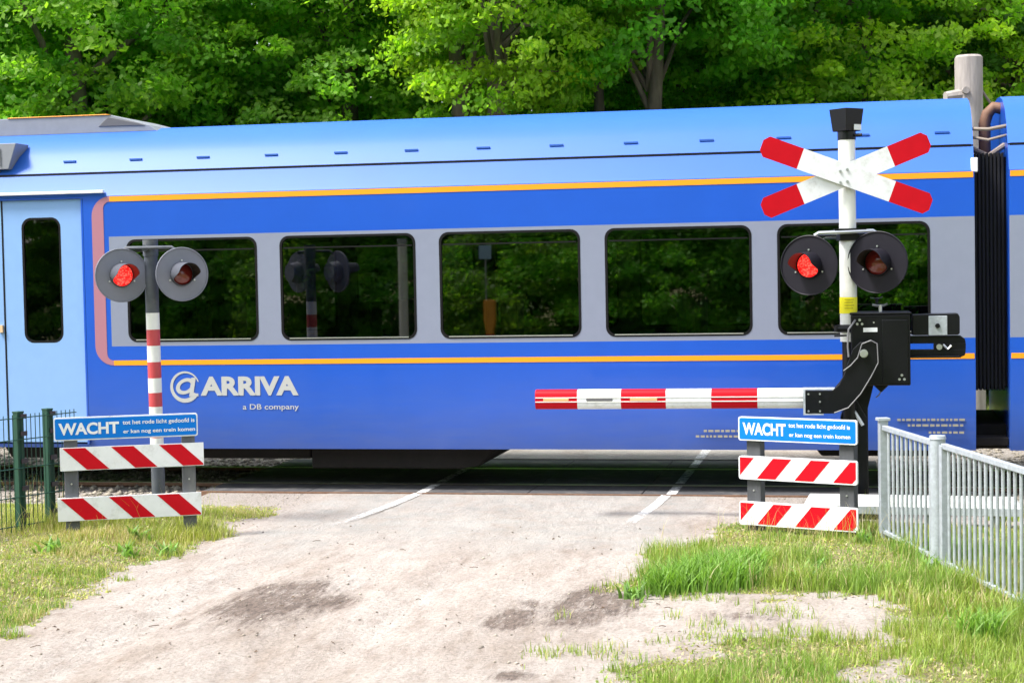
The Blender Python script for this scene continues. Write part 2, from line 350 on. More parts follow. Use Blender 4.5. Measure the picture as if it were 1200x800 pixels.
def height(u, v):
    h = .012*(fbm(u*1.1, v*1.1, 3)-.5)*2+.010*(fbm(u*4, v*4, 9)-.5)*2
    h = h*sm(0, -1, v+0*u)+0*u
    h = h-.045*np.exp(-((u+1.15)/.22)**2)*sm(-3.2, -4.5, v)-.035*np.exp(-((u-.75-.05*v)/.25)**2)*sm(-3.2, -4.2, v)-.03*np.exp(-((u+.1)/.16)**2)*sm(-4, -5, v)
    h = h+.10*sm(-2.05, -2.9, u)*sm(-.9, -2.2, v)
    h = h+.03*sm(1.9, 2.6, u)*sm(-1.8, -2.6, v)
    h = h-.05*sm(-1.1, -.5, v)*np.where((u < -3.3) | (u > 3.3), 1, 0)*sm(8, 4, v)
    return h-.02*((u > -3.4) & (u < 3.7) & (v > -.1) & (v < 3.1))
def spaced(lo, hi, step, far, g=1.25):
    a = list(np.arange(lo, hi+1e-6, step)); s = step; x = a[0]; L = []
    while x > -far: s *= g; x -= s; L.append(x)
    s = step; x = a[-1]; Rr = []
    while x < far: s *= g; x += s; Rr.append(x)
    return np.array(L[::-1]+a+Rr)
def sheet(name, us, vs, dz, cover, hf, mt=groundm):
    U, V = np.meshgrid(us, vs); Z = hf(U, V)+dz
    X = OT.x+TU.x*U+TV.x*V; Y = OT.y+TU.y*U+TV.y*V
    nu, nv = len(us), len(vs); i = np.arange(nu-1)[None, :]+nu*np.arange(nv-1)[:, None]
    F = np.stack([i, i+1, i+nu+1, i+nu], -1).reshape(-1, 4)
    c = np.stack([c_.ravel() for c_ in cover(U, V)], -1)
    return npmesh(name, np.stack([X, Y, Z], -1).reshape(-1, 3), F, mt, attrs=[('cover', 'POINT', c)], smooth=True)
STAINS = [((215, 330), (690, 740), .42), ((235, 400), (675, 735), .8), ((560, 740), (690, 745), .4), ((330, 440), (690, 715), .6), ((560, 640), (712, 738), 1.), ((640, 735), (685, 735), 1.), ((600, 640), (700, 712), .6), ((780, 980), (722, 735), .45), ((560, 640), (785, 800), .7), ((180, 240), (715, 745), .4), ((700, 760), (690, 725), .8)]
def stain(u, v):
    t = u*0
    for (xa, xb), (ya, yb), k in STAINS:
        a = TL(G(xa, (ya+yb)/2)); b = TL(G(xb, (ya+yb)/2)); c = TL(G((xa+xb)/2, ya)); d = TL(G((xa+xb)/2, yb))
        t = np.maximum(t, 1.0*np.minimum(1, 1.9*k*patch(u, v, (a[0]+b[0])/2, (c[1]+d[1])/2, abs(b[0]-a[0])*.55, abs(c[1]-d[1])*.66)))
    return t
def asph(u, v):
    n = fbm(u*1.4, v*1.0, 77)-.5
    a = sm(-4.6, -2.6, v+n*2.6)*sm(-1.95, -1.55, u+n*.7)*sm(2.25, 1.75, u+n*.5)
    return np.clip(a, 0, 1)
def cover_all(u, v):
    g = grass_cover(u, v)
    verge = sm(-1.9, -1.0, v)*sm(6.5, 5.0, v)*np.maximum(sm(-2.6, -3.3, u), sm(2.9, 3.5, u))
    # pebbly soil where the verge meets the track
    peb = .75*sm(-2.6, -1.2, v)*(v < .2)*np.maximum(sm(-1.7, -2.3, u), sm(2.2, 2.7, u))
    return g, asph(u, v)*(1-g), stain(u, v), np.clip(np.maximum(verge, peb*(1-g*.6)), 0, 1)
gu = spaced(-7, 7, .045, 500); gv = spaced(-9.5, 0, .045, 600)
tag(sheet('ground', gu, gv, 0, cover_all, height), kind='structure')
tag(sheet('road', np.arange(-2.05, 2.26, .05), np.concatenate([np.arange(-3.0, -.17, .045), [-.14]]), .004, cover_all, lambda u, v: height(u, v)-.012*sm(-2.9, -3.0, v)-.012*sm(-1.95, -2.05, u)-.012*sm(2.15, 2.2, u)), kind='structure')
tag(sheet('far_road', np.arange(-2.05, 2.26, .25), np.concatenate([np.arange(3.02, 8, .2), np.arange(8, 60, 2)]), .004, lambda u, v: (u*0, u*0+1, u*0, u*0), lambda u, v: .012+0*u), kind='structure')

troot = lambda n: None
def track_mesh(mb, name, mats, **k):
    o = mb.build(name, mats, **k); o.location = OT; o.rotation_euler = (0, 0, -YAW); return o
# crossing deck in slabs, with flange gaps for the rails
mb = MB(); RN, RF = .68, 2.12
for v0, v1 in ((-.1, .60), (.77, 2.03), (2.20, 3.0)):
    for k in range(6):
        mb.box(-3.4+k*1.18, -3.4+(k+1)*1.18-.008, v0, v1, -.2, .008)
o = track_mesh(mb, 'crossing_deck', deckm, bevel=.004); tag(o, kind='structure')
mb = MB(); mb.box(-3.4, 3.68, -.135, -.104, -.1, .016); o = track_mesh(mb, 'deck_edge_rail', rust); tag(o, kind='structure')
for vv in (RN, RF):
    mb = MB(); prof = [(-.036, 0), (.036, 0), (.036, -.035), (.01, -.05), (.01, -.14), (.07, -.155), (.07, -.17), (-.07, -.17), (-.07, -.155), (-.01, -.14), (-.01, -.05), (-.036, -.035)]
    n = len(prof); vs = [(-120, vv+a, b+.004) for a, b in prof]+[(120, vv+a, b+.004) for a, b in prof]
    mb.add(vs, [(i, (i+1) % n, (i+1) % n+n, i+n) for i in range(n)]); mb.mi = 1
    mb.box(-120, 120, vv-.034, vv+.034, .0045, .0075)
    o = track_mesh(mb, 'rail', [rust, railtop]); tag(o, 'steel rail let into the crossing deck, '+('nearer the camera' if vv == RN else 'on the far side of the track'), None, None, 'structure')
# sleepers + ballast stones as countless stuff
mb = MB()
for k in range(60):
    for sx in (-1, 1):
        u_ = sx*(3.9+k*.6) if sx > 0 else -(3.6+k*.6)
        mb.box(u_-.13, u_+.13, .1, 2.7, -.3, -.135)
o = track_mesh(mb, 'sleepers', mat('concrete_sleeper', (.3, .28, .26), .9, var=.2)); tag(o, kind='structure')
def stones(name, N, fu, size, mt, zf):
    base = np.array([(1, 0, 0), (-1, 0, 0), (0, 1, 0), (0, -1, 0), (0, 0, 1), (0, 0, -1)], float); fc = np.array([(0, 2, 4), (2, 1, 4), (1, 3, 4), (3, 0, 4), (2, 0, 5), (1, 2, 5), (3, 1, 5), (0, 3, 5)])
    U, V = fu(N); N = len(U); s = size*(.4+rng.random((N, 1, 1))**2*1.2)
    P = base[None]*(.6+.7*rng.random((N, 6, 1)))*s*np.array([1, 1, .65]); a = rng.random(N)*6.28
    P = np.stack([P[..., 0]*np.cos(a)[:, None]-P[..., 1]*np.sin(a)[:, None], P[..., 0]*np.sin(a)[:, None]+P[..., 1]*np.cos(a)[:, None], P[..., 2]], -1)
    P[..., 0] += (OT.x+TU.x*U+TV.x*V)[:, None]; P[..., 1] += (OT.y+TU.y*U+TV.y*V)[:, None]; P[..., 2] += (zf(U, V)+s[:, 0, 0]*.15)[:, None]
    F = (fc[None]+6*np.arange(N)[:, None, None]).reshape(-1, 3); t = .55+.8*rng.random((N, 1))*np.ones((1, 3)); t[:, 2] *= .92
    c = np.concatenate([t, np.ones((N, 1))], 1).repeat(8, 0)
    return npmesh(name, P.reshape(-1, 3), F, mt, attrs=[('tint', 'FACE', c)])
def tint_mat(name, base):
    m = mat(name, base, .9, bump=.3); n = m.node_tree; at = n.nodes.new('ShaderNodeAttribute'); at.attribute_name = 'tint'; mu = n.nodes.new('ShaderNodeMix'); mu.data_type = 'RGBA'; mu.blend_type = 'MULTIPLY'; mu.inputs[0].default_value = 1
    mu.inputs[6].default_value = (*base, 1); n.links.new(at.outputs['Color'], mu.inputs[7]); n.links.new(mu.outputs[2], n.nodes['Principled BSDF'].inputs['Base Color']); return m
def f_ball(N):
    U = rng.uniform(-16, 16, N); V = rng.uniform(-.75, 5.6, N); k = (U < -3.45) | (U > 3.72); return U[k], V[k]
tag(stones('ballast', 26000, f_ball, .035, tint_mat('ballast_stone', (.26, .23, .20)), lambda u, v: height(u, v)-.0), kind='stuff')
def f_peb(N):
    U = rng.uniform(-7, 7, N); V = rng.uniform(-9, -.2, N); g, a, s_, gr = cover_all(U, V); p = .10+.9*gr+.25*s_-.1*a; k = rng.random(N) < p; return U[k], V[k]
tag(stones('loose_gravel', 15000, f_peb, .0095, tint_mat('pebble', (.34, .30, .27)), lambda u, v: height(u, v)+.002), kind='stuff')

# painted edge lines of the paved approach (worn dashes over the sand-strewn asphalt)
lw = linew.node_tree; lb = lw.nodes['Principled BSDF']; nzn = lw.nodes.new('ShaderNodeTexNoise'); nzn.inputs['Scale'].default_value = 16; nzn.inputs['Detail'].default_value = 8; nzn.inputs['Roughness'].default_value = .8
rpn = lw.nodes.new('ShaderNodeValToRGB'); rpn.color_ramp.elements[0].position = .38; rpn.color_ramp.elements[1].position = .58
gn = lw.nodes.new('ShaderNodeNewGeometry'); lw.links.new(gn.outputs['Position'], nzn.inputs['Vector']); tcl = lw.nodes.new('ShaderNodeTexCoord'); sxl = lw.nodes.new('ShaderNodeSeparateXYZ'); mrl = lw.nodes.new('ShaderNodeMapRange'); adl = lw.nodes.new('ShaderNodeMath'); adl.operation = 'SUBTRACT'
mrl.inputs[1].default_value = -1.3; mrl.inputs[2].default_value = -2.95; mrl.inputs[3].default_value = 0; mrl.inputs[4].default_value = .24
lw.links.new(tcl.outputs['Object'], sxl.inputs[0]); lw.links.new(sxl.outputs[1], mrl.inputs[0]); lw.links.new(nzn.outputs[0], adl.inputs[0]); lw.links.new(mrl.outputs[0], adl.inputs[1]); lw.links.new(adl.outputs[0], rpn.inputs[0]); lw.links.new(rpn.outputs[0], lb.inputs['Alpha'])
def line_strip(pts, w_, z):
    mb = MB()
    for (ax, ay), (bx, by) in zip(pts[:-1], pts[1:]):
        a = Vector((ax, ay, z)); b = Vector((bx, by, z)); d = (b-a).normalized(); s = Vector((-d.y, d.x, 0))*w_/2
        mb.add([a-s, b-s, b+s, a+s], [(0, 1, 2, 3)])
    return mb
for pts in ([(-1.27, -2.75), (-1.14, -1.9), (-1.03, -.9), (-.99, -.14)], [(1.36, -2.95), (1.45, -2.1), (1.55, -.9), (1.58, -.14)]):
    tag(track_mesh(line_strip(pts, .10, .013), 'road_marking', linew), 'worn white edge line on the road, '+('left' if pts[0][0] < 0 else 'right')+' side of the carriageway', None, None, 'structure')
for x in (-.98, 1.62):
    for a, b in ((-.09, .58), (.79, 2.01), (2.22, 2.98)):
        tag(track_mesh(line_strip([(x, a), (x, b)], .10, .0125), 'road_marking', linew), kind='structure')
    tag(track_mesh(line_strip([(x, 3.03), (x+.03, 12)], .11, .021), 'road_marking', linew), kind='structure')

# ------------------------------------------------------------------ train
T = thing('passenger_train', 'blue passenger train with orange pinstripes passing over the level crossing', 'train', OT, -YAW)
Z0, Z1, Z2, Z3 = .45, 1.556, 2.735, 3.19
PRO = [(0.05, .45), (0.015, .62), (0.0, .9), (0, Z1)]
PRU = [(0, Z2), (0, 3.17), (.012, 3.19), (.13, 3.42)]
PRR = [(.135, 3.435), (.27, 3.64), (.46, 3.80), (.72, 3.91), (1.05, 3.97), (1.4, 3.985)]
WID = 2.8
def skin(prof, u0_, u1_, nu=1, flip=False):
    mb = MB(); us = [u0_+(u1_-u0_)*k/nu for k in range(nu+1)]
    vs = [(u_, (WID-a if flip else a), b) for u_ in us for a, b in prof]; n = len(prof)
    mb.add(vs, [(k*n+i, (k+1)*n+i, (k+1)*n+i+1, k*n+i+1) for k in range(nu) for i in range(n-1)]); return mb
def holed(mb, x0, x1, z0, z1, hx0, hx1, hz0, hz1, r, y):
    inn = rrect(hx0, hx1, hz0, hz1, r); n = 7
    cs = [(x1, z1), (x0, z1), (x0, z0), (x1, z0)]; out = []
    for q in range(4):
        cx, cz = cs[q]; ipts = inn[q*n:(q+1)*n]; a, b = ipts[0], ipts[-1]
        # first edge point, corner, last edge point
        pts = []
        for i, p in enumerate(ipts):
            t = i/(n-1)
            if q in (0, 2): e0 = (cx, a[1]); e1 = (b[0], cz)
            else: e0 = (a[0], cz); e1 = (cx, b[1])
            pts.append((e0[0]+(cx-e0[0])*t*2, e0[1]+(cz-e0[1])*t*2) if t <= .5 else (cx+(e1[0]-cx)*(t*2-1), cz+(e1[1]-cz)*(t*2-1)))
        out += pts
    N = len(inn); mb.add([(x, y, z) for x, z in out]+[(x, y, z) for x, z in inn], [(i, (i+1) % N, (i+1) % N+N, i+N) for i in range(N)])
WIN = [(-4.205+1.727*k, -4.205+1.727*k+1.475) for k in range(5)]
WIN2 = [(6.1+1.727*k, 6.1+1.727*k+1.475) for k in range(3)]
WINL = [(-8.6-1.727*k, -8.6-1.727*k+1.475) for k in range(2)]
CAR1 = (-13.0, 4.60); CAR2 = (4.925, 13.0)
DOOR = (-6.66, -4.69)
def body(c0, c1, label):
    mb = MB(); segs = [(c0, c1)]
    if c0 < DOOR[0] < c1: segs = [(c0, DOOR[0]), (DOOR[1], c1)]
    for flip in (False, True):
        for a, b in (segs if not flip else [(c0, c1)]):
            s = skin(PRO, a, b, 6, flip); mb.add(s.v, s.f)
            s = skin([(0, Z2), (0, 3.17)], a, b, 6, flip); mb.add(s.v, s.f)
    # end walls
    for uu in (c0, c1):
        pr = PRO+PRU+PRR; poly = [(uu, a, b) for a, b in pr]+[(uu, WID-a, b) for a, b in pr[::-1][1:]]
        mb.add(poly, [tuple(range(len(poly)))])
    mb.box(c0+.01, c1-.01, .06, WID-.06, .46, .50)
    o = mb.build('car_body', blue, T, smooth=True); o['label'] = label
    # side of the roof and the roof itself
    r = MB()
    for fl in (False, True):
        s = skin([(0, 3.172), (.012, 3.19), (.13, 3.42)], c0, c1, 6, fl); r.add(s.v, s.f)
        s = skin(PRR, c0, c1, 6, fl); r.add(s.v, s.f)
    ro = r.build('roof', roofblue, T, smooth=True)
    s = MB(); s.box(c0+.02, c1-.02, .127, .16, 3.415, 3.44); s.box(c0+.02, c1-.02, WID-.16, WID-.127, 3.415, 3.44); so_ = s.build('roof_seam', blackm, T)
    return o
b1 = body(*CAR1, 'blue car body of the main car with the row of five windows'); b2 = body(*CAR2, 'blue end of the next car at the right edge')
def band(c0, c1, wins, flip=False):
    y = WID if flip else 0.0; mb = MB(); edges = [c0]
    for k in range(len(wins)-1): edges.append((wins[k][1]+wins[k+1][0])/2)
    edges.append(c1)
    for k, (a, b) in enumerate(wins): holed(mb, edges[k], edges[k+1], Z1, Z2, a, b, Z1+.045, Z2-.035, .10, y)
    return mb
def window(a, b, z0, z1, y, name='window', sgn=1, r=.10):
    f = MB(); i = rrect(a, b, z0, z1, r); q = rrect(a+.024, b-.024, z0+.024, z1-.024, r*.85); N = len(i)
    f.add([(x, y-.003*sgn, z) for x, z in i]+[(x, y-.003*sgn, z) for x, z in q]+[(x, y+.03*sgn, z) for x, z in q]+[(x, y+.03*sgn, z) for x, z in i], [(k, (k+1) % N, (k+1) % N+N, k+N) for k in range(N)]+[(k+N, (k+1) % N+N, (k+1) % N+2*N, k+2*N) for k in range(N)])
    w_ = f.build(name, blackm, T)
    p = MB(); p.add([(x, y+.014*sgn, z) for x, z in q], [tuple(range(N))]); p.build('window_pane', glass, w_)
    if r > .09 and sgn > 0 and b-a > 1:
        s = MB(); s.box(a+.09, b-.09, y-.009, y+.004, z0+.016, z0+.027); s.build('sill_strip', steel, w_)
        s = MB(); s.box(a+.04, b-.04, y+.004, y+.012, z1-.135, z1-.12); s.build('top_vent_bar', blackm, w_)
    return w_
for c0, c1, wn in ((-4.40, CAR1[1], WIN), (CAR2[0], CAR2[1], WIN2), (CAR1[0], -7.0, WINL[::-1])):
    for fl in (False, True):
        band(c0, c1, wn, fl).build('window_band', bandgrey, T)
        for a, b in wn: window(a, b, Z1+.045, Z2-.035, WID if fl else 0.0, sgn=-1 if fl else 1)
for fl in (False, True):       # blue pieces beside the door
    mb = MB(); y = WID if fl else 0
    mb.add([(DOOR[1], y, Z1), (-4.40, y, Z1), (-4.40, y, Z2), (DOOR[1], y, Z2)], [(0, 1, 2, 3)]); mb.add([(-7.0, y, Z1), (DOOR[0], y, Z1), (DOOR[0], y, Z2), (-7.0, y, Z2)], [(0, 1, 2, 3)])
    if fl: mb.add([(DOOR[1], y, Z1), (DOOR[0], y, Z1), (DOOR[0], y, Z2), (DOOR[1], y, Z2)], [(0, 1, 2, 3)])
    build_each(mb, 'door_pillar', blue, T)
for a, b, wx0, wx1 in ((-5.645, -4.72, -5.43, -4.97), (-6.63, -5.665, -6.36, -5.90)):
    mb = MB(); holed(mb, a, b, .52, 3.15, wx0, wx1, 1.60, 2.96, .11, .03); N = 28
    inn = rrect(wx0, wx1, 1.60, 2.96, .11); mb.box(a, b, .045, .06, .52, 1.5)
    d = mb.build('door', lblue, T); wd = window(wx0, wx1, 1.60, 2.96, .033, 'door_window', r=.11)
    mwi = wd.matrix_world.copy(); wd.parent = d
mb = MB(); mb.box(-5.664, -5.646, .026, .05, .52, 3.15); mb.build('door_seal', blackm, T)
mb = MB(); mb.box(DOOR[0], DOOR[1], .0, .06, 3.152, 3.168); mb.box(DOOR[0], DOOR[0]+.025, .0, .06, .5, 3.15); mb.box(DOOR[1]-.025, DOOR[1]-.004, .0, .06, .5, 3.15); mb.build('door_surround', blue, T)
mb = MB(); mb.box(-5.72, -5.675, .0, .03, 1.72, 1.80); mb.build('door_button', mat('tan_button', (.6, .42, .25), .5), T)
mb = MB(); mb.box(-7.4, -4.44, -.035, .015, 3.205, 3.235); mb.build('rain_gutter', wpaint, T, bevel=.004)
for wn, c in ((WIN, CAR1), (WIN2, CAR2)):
    pass
def stripe(x0, x1, z, h, m=orange, name='pinstripe'):
    mb = MB(); mb.box(x0, x1, -.0035, .0005, z-h/2, z+h/2); return mb.build(name, m, T)
stripe(-4.38, CAR1[1]-.01, 1.378, .052); stripe(-4.38, CAR1[1]-.01, 3.138, .055); stripe(CAR2[0]+.01, CAR2[1], 1.378, .052); stripe(CAR2[0]+.01, CAR2[1], 3.138, .055)
mb = MB(); N = 8; ro_, hi_ = .19, 0
def corner(cx, cz, a0):
    pts = []
    for k in range(N+1): a = D(a0+90*k/N); pts.append((a, k))
    ins = []; out = []
    for a, k in pts: out.append((cx+.21*cos(a), cz+.21*sin(a)))
    return out
# stripe turning down beside the door: wide salmon upright joined to the two orange lines
ox0, ox1, ix = -4.59, -4.38, -4.455; zt, zb = 3.1655, 1.352
outer = [(ox1, zt)]+[(ox1+.21*cos(D(90+90*k/N)), zt-.21+.21*sin(D(90+90*k/N))) for k in range(N+1)]+[(ox1+.21*cos(D(180+90*k/N)), zb+.21+.21*sin(D(180+90*k/N))) for k in range(N+1)]
inner = [(ox1, zt-.055)]+[(ox1-.075*sin(D(90*k/N)), zt-.13+.075*cos(D(90*k/N))) for k in range(N+1)]+[(ox1-.075*cos(D(90*k/N)), zb+.127-.075*sin(D(90*k/N))) for k in range(N+1)]
mb.add([(x, -.0035, z) for x, z in outer]+[(x, -.0035, z) for x, z in inner], [(i, i+1, i+1+len(outer), i+len(outer)) for i in range(len(outer)-1)])
mb.build('corner_stripe', salmon, T)
# operator name and emblem
mb = MB(); y = -.004
cx, cz, R1, R2 = -3.575, 1.115, .168, .118
ring = []; N = 40
for k in range(N+1):
    a = D(-40-300*k/N) if False else D(20+310*k/N)
    th = .012+.040*(k/N); ring.append(((cx+(R1)*cos(a), cz+R1*sin(a)), (cx+(R1-th)*cos(a), cz+(R1-th)*sin(a))))
vs = [(p[0][0], y, p[0][1]) for p in ring]+[(p[1][0], y, p[1][1]) for p in ring]; mb.add(vs, [(i, i+1, i+N+2, i+N+1) for i in range(N)])
N = 24; e = []
for k in range(N): a = 2*pi*k/N; e.append((cx+.005+.105*cos(a)+.03*sin(a), cz+.008+.088*sin(a), cx+.005+.060*cos(a)+.02*sin(a), cz+.008+.050*sin(a)))
mb.add([(p[0], y, p[1]) for p in e]+[(p[2], y, p[3]) for p in e], [(i, (i+1) % N, (i+1) % N+N, i+N) for i in range(N)])
mb.prism([(cx+.075, cz+.10), (cx+.125, cz+.10), (cx+.095, cz-.07), (cx+.15, cz-.07), (cx+.15, cz-.10), (cx+.045, cz-.10)], y-.0005, y)
mb.build('operator_emblem', logow, T)
mb = MB(); put_text(mb, 'ARRIVA', -3.40, -2.305, 1.02, 1.225, y, bold=.045); mb.build('operator_name', logow, T)
mb = MB(); put_text(mb, 'a DB company', -2.93, -2.305, .855, .93, y, bold=.01); mb.build('small_lettering', logow, T)
mb = MB(); pale = mat('small_pale_lettering', (.27, .26, .21), .6)
for x0, x1, z in ((3.85, 4.5, .745), (3.95, 4.5, .69), (4.15, 4.5, .62), (1.87, 2.35, .58), (1.95, 2.3, .635)):
    x = x0; mb = MB()
    while x < x1-.02: l = random.uniform(.02, .06); mb.box(x, min(x1, x+l), -.002, .001, z, z+.022); x += l+.014
    mb.build('small_marking', pale, T)
# roof details
mb = MB()
for k in range(13):
    u_ = -5.0+k*.77; mb.box(u_, u_+.14, .205, .235, 3.560, 3.578)
build_each(mb, 'roof_slot', mat('slot_blue', (.018, .09, .38), .5), T)
mb = MB(); mb.box(-7.6, -5.72, .118, .30, 3.475, 3.485); mb.prism([(-7.6, 3.50), (-5.60, 3.50), (-5.50, 3.78), (-7.6, 3.78)], .10, .40); mb.mi = 1
for k in range(46): mb.box(-7.5+k*.04, -7.484+k*.04, .088, .102, 3.54, 3.73)
mb.build('roof_grille', [roofgrey, mat('grille_dark', (.2, .2, .22), .6)], T, bevel=.006)
mb = MB(); mb.prism([(-9.5, 3.86), (-9.5, 4.035), (-6.13, 4.055), (-4.68, 4.055), (-4.23, 3.93), (-4.13, 3.86)], .75, 2.05); mb.mi = 1
mb.prism([(-5.93, 4.055), (-5.93, 4.066), (-4.73, 4.066), (-4.68, 4.055)], .74, .80); mb.mi = 2
mb.prism([(-9.5, 3.97), (-9.5, 3.995), (-6.43, 3.995), (-6.43, 3.97)], .74, .76); mb.prism([(-4.83, 3.93), (-4.71, 4.035), (-4.35, 3.955), (-4.27, 3.925)], .742, .76)
mb.build('roof_air_unit', [roofgrey, orange, mat('unit_dark', (.09, .09, .1), .6)], T, bevel=.008).location = (0, 0, .055)
# gangway between cars
mb = MB()
for k in range(8):
    u_ = CAR1[1]+.02+k*.037; mb.box(u_, u_+.024, .32, WID-.32, 1.02, 3.36)
mb.box(CAR1[1], CAR2[0], .36, WID-.36, 1.06, 3.32); mb.build('gangway_bellows', mat('bellows_black', (.008, .008, .009), .85), T, bevel=.006)
mb = MB(); mb.box(CAR1[1]-.2, CAR2[0]+.2, .5, 2.3, .42, .66); mb.box(CAR1[1], CAR2[0], .2, .5, .48, .56); mb.build('coupler_beam', under, T, bevel=.01)
mb = MB(); mb.path([(CAR1[1]-.02, .3, 3.60), (4.75, .25, 3.585), (CAR2[0]+.02, .3, 3.62)], .018); mb.path([(CAR1[1]-.02, .3, 3.52), (4.75, .22, 3.48), (CAR2[0]+.02, .3, 3.53)], .014); mb.path([(CAR1[1], .5, 3.42), (4.76, .4, 3.33), (CAR2[0], .5, 3.44)], .03)
mb.build('jumper_cable', cablem, T, smooth=True)
mb = MB(); mb.path([(CAR2[0]+.05, 1.0, 3.84), (4.86, 1.0, 3.86), (4.80, 1.0, 3.80), (4.77, 1.0, 3.70), (4.77, 1.0, 3.3)], .06, 12); mb.build('roof_pipe', brownpipe, T, smooth=True)
mb = MB(); mb.prism([(CAR1[1]-.03, 3.16), (CAR1[1]+.035, 3.16), (CAR1[1]+.035, 3.30), (CAR1[1]-.03, 3.30)], .0, .1); mb.build('end_lamp', wpaint, T, bevel=.01)
# underframe: equipment boxes and bogies
mb = MB(); mb.prism([(-5.9, .46), (-2.3, .46), (-2.3, .31), (-5.8, .31)], .35, 2.3); mb.prism([(-2.28, .46), (-.20, .46), (-.45, .24), (-.62, .215), (-2.28, .215)], .3, 2.4)
mb.prism([(3.0, .46), (4.4, .46), (4.4, .33), (3.1, .33)], .6, 2.1); build_each(mb, 'underfloor_equipment', under, T, bevel=.02)
for ub in (-8.8, 8.2, 11.8):
    bg_ = MB(); bg_.box(ub-1.3, ub+1.3, .35, .52, .40, .56); bg_.box(ub-1.3, ub+1.3, WID-.52, WID-.35, .40, .56); bg_.box(ub-.25, ub+.25, .4, WID-.4, .36, .50)
    bo = bg_.build('bogie', under, T, bevel=.02)
    for du in (-.9, .9):
        for vv in (RN, RF):
            q = MB(); s = .06 if vv == RN else -.06
            q.tube((ub+du, vv-.065, .385), (ub+du, vv+.065, .385), .375, n=32); q.tube((ub+du, vv-.09, .385), (ub+du, vv+.09, .385), .10, n=16); q.build('wheel', rust, bo, smooth=True)
# interior seen through the tinted glass
mb = MB(); mb.box(CAR1[0]+.1, CAR1[1]-.1, .08, WID-.08, .82, .86); mb.box(CAR2[0]+.1, CAR2[1]-.1, .08, WID-.08, .82, .86)
mb.box(CAR1[0]+.1, CAR1[1]-.1, .1, WID-.1, 3.0, 3.03); mb.box(CAR2[0]+.1, CAR2[1]-.1, .1, WID-.1, 3.0, 3.03); mb.box(-4.6, -4.55, .9, 2.75, .86, 3.0); mb.build('cabin_lining', intm, T)
for k in range(5):
    for side in (.12, 1.72):
        u_ = -3.9+k*1.727; q = MB(); dr = -1 if k % 2 else 1
        q.box(u_, u_+.46, side, side+.95, 1.22, 1.34)
        ub = u_-.04 if dr > 0 else u_+.40
        q.box(ub, ub+.10, side, side+.46, 1.28, 1.98); q.box(ub, ub+.10, side+.49, side+.95, 1.28, 1.98)
        q.build('seat', seatm, T, bevel=.03)

# ------------------------------------------------------------------ flashing lights
def lamp_unit(parent, c, yaw, R_, lit, discm, hoodL=.25, name='lamp'):
    """disc facing -Y before yaw; hood cut away below"""
    L = Matrix.Translation(c) @ Matrix.Rotation(yaw, 4, 'Z')
    d = MB(); d.tube((0, 0, 0), (0, .012, 0), R_, n=48)
    rim = [(R_*cos(2*pi*k/48), -.004, R_*sin(2*pi*k/48)) for k in range(49)]; d.path(rim, .006, 6); d.tube((0, .012, 0), (0, .13, 0), .13, .11, n=24)
    disc = d.build(name, discm, parent, smooth=True, M=L)
    r = R_*.43
    l = MB(); N = 28; vs = [(0, -.045, 0)]+[(r*.55*cos(2*pi*k/N), -.036, r*.55*sin(2*pi*k/N)) for k in range(N)]+[(r*.94*cos(2*pi*k/N), -.010, r*.94*sin(2*pi*k/N)) for k in range(N)]
    l.add(vs, [(0, 1+(k+1) % N, 1+k) for k in range(N)]+[(1+k, 1+(k+1) % N, 1+N+(k+1) % N, 1+N+k) for k in range(N)]); l.build('lens', lens_on if lit else lens_off, disc, smooth=True)
    h = MB(); N = 36; vs = []
    for k in range(N):
        a = 2*pi*k/N; up = sin(a); ln = .035+(hoodL-.035)*sm(-.55, .25, up)
        for rr, y_ in ((r*1.06, -.001), (r*1.0, -float(ln)), (r*.965, -float(ln)), (r*1.02, -.001)): vs.append((rr*cos(a), y_, rr*sin(a)))
    fo = []; fi = []
    for k in range(N):
        j = (k+1) % N; fo += [(4*k, 4*j, 4*j+1, 4*k+1), (4*k+1, 4*j+1, 4*j+2, 4*k+2)]; fi.append((4*k+2, 4*j+2, 4*j+3, 4*k+3))
    h.add(vs, fo, 0); h.add([], [])
    o_ = len(h.v); h.f += fi; h.m += [1]*len(fi); h.build('hood', [hoodgrey if discm is discgrey else discdark, hoodin], disc, smooth=True)
    b = MB()
    for a in (-25, 90, 205): b.tube((r*1.22*cos(D(a)), -.012, r*1.22*sin(D(a))), (r*1.22*cos(D(a)), 0, r*1.22*sin(D(a))), .008, n=8)
    build_each(b, 'bolt', steel, disc)
    return disc
def banded_pole(mb, r, z0, z1, bands, n=20):      # bands: list of (z_top, mat index)
    z = z0
    for zt, mi in bands: mb.tube((0, 0, z), (0, 0, zt), r, n=n, mi=mi, caps=False); z = zt
YL = 15.8; sL = FPX/YL; hzL = 324.0
zl = lambda py: HC-(py-hzL)/sL
SX = (181-600)/sL
sg = thing('flashing_light_signal', 'slim red and white banded signal pole with two grey lamp discs behind the left barricade', 'railway signal', (SX, YL, 0), 0)
mb = MB(); zs = [-.1, .30]; bands = [(zl(532), 0)]; ys = [532, 513, 495, 476.5, 460, 443, 424, 405, 386, 366.5]
mi = 1
for yy in ys[1:]: bands.append((zl(yy), mi)); mi = 3-mi
bands.append((zl(284), 0)); banded_pole(mb, .062, -.1, 2, bands); mb.tube((0, 0, zl(300)), (0, 0, zl(281)), .07, n=20, mi=0)
mb.build('pole', [darkgrey, wpaint, polered], sg, smooth=True, M=Matrix.Rotation(D(-.35), 4, 'Y'))
mb = MB(); mb.path([(-.245, -.10, zl(293)), (-.22, -.10, zl(290.5)), (.20, -.10, zl(290.5)), (.235, -.10, zl(294))], .016, 8); mb.tube((-.05, -.10, zl(291)), (-.05, -.02, zl(291)), .03, n=10); mb.build('crossbar', darkgrey, sg, smooth=True)
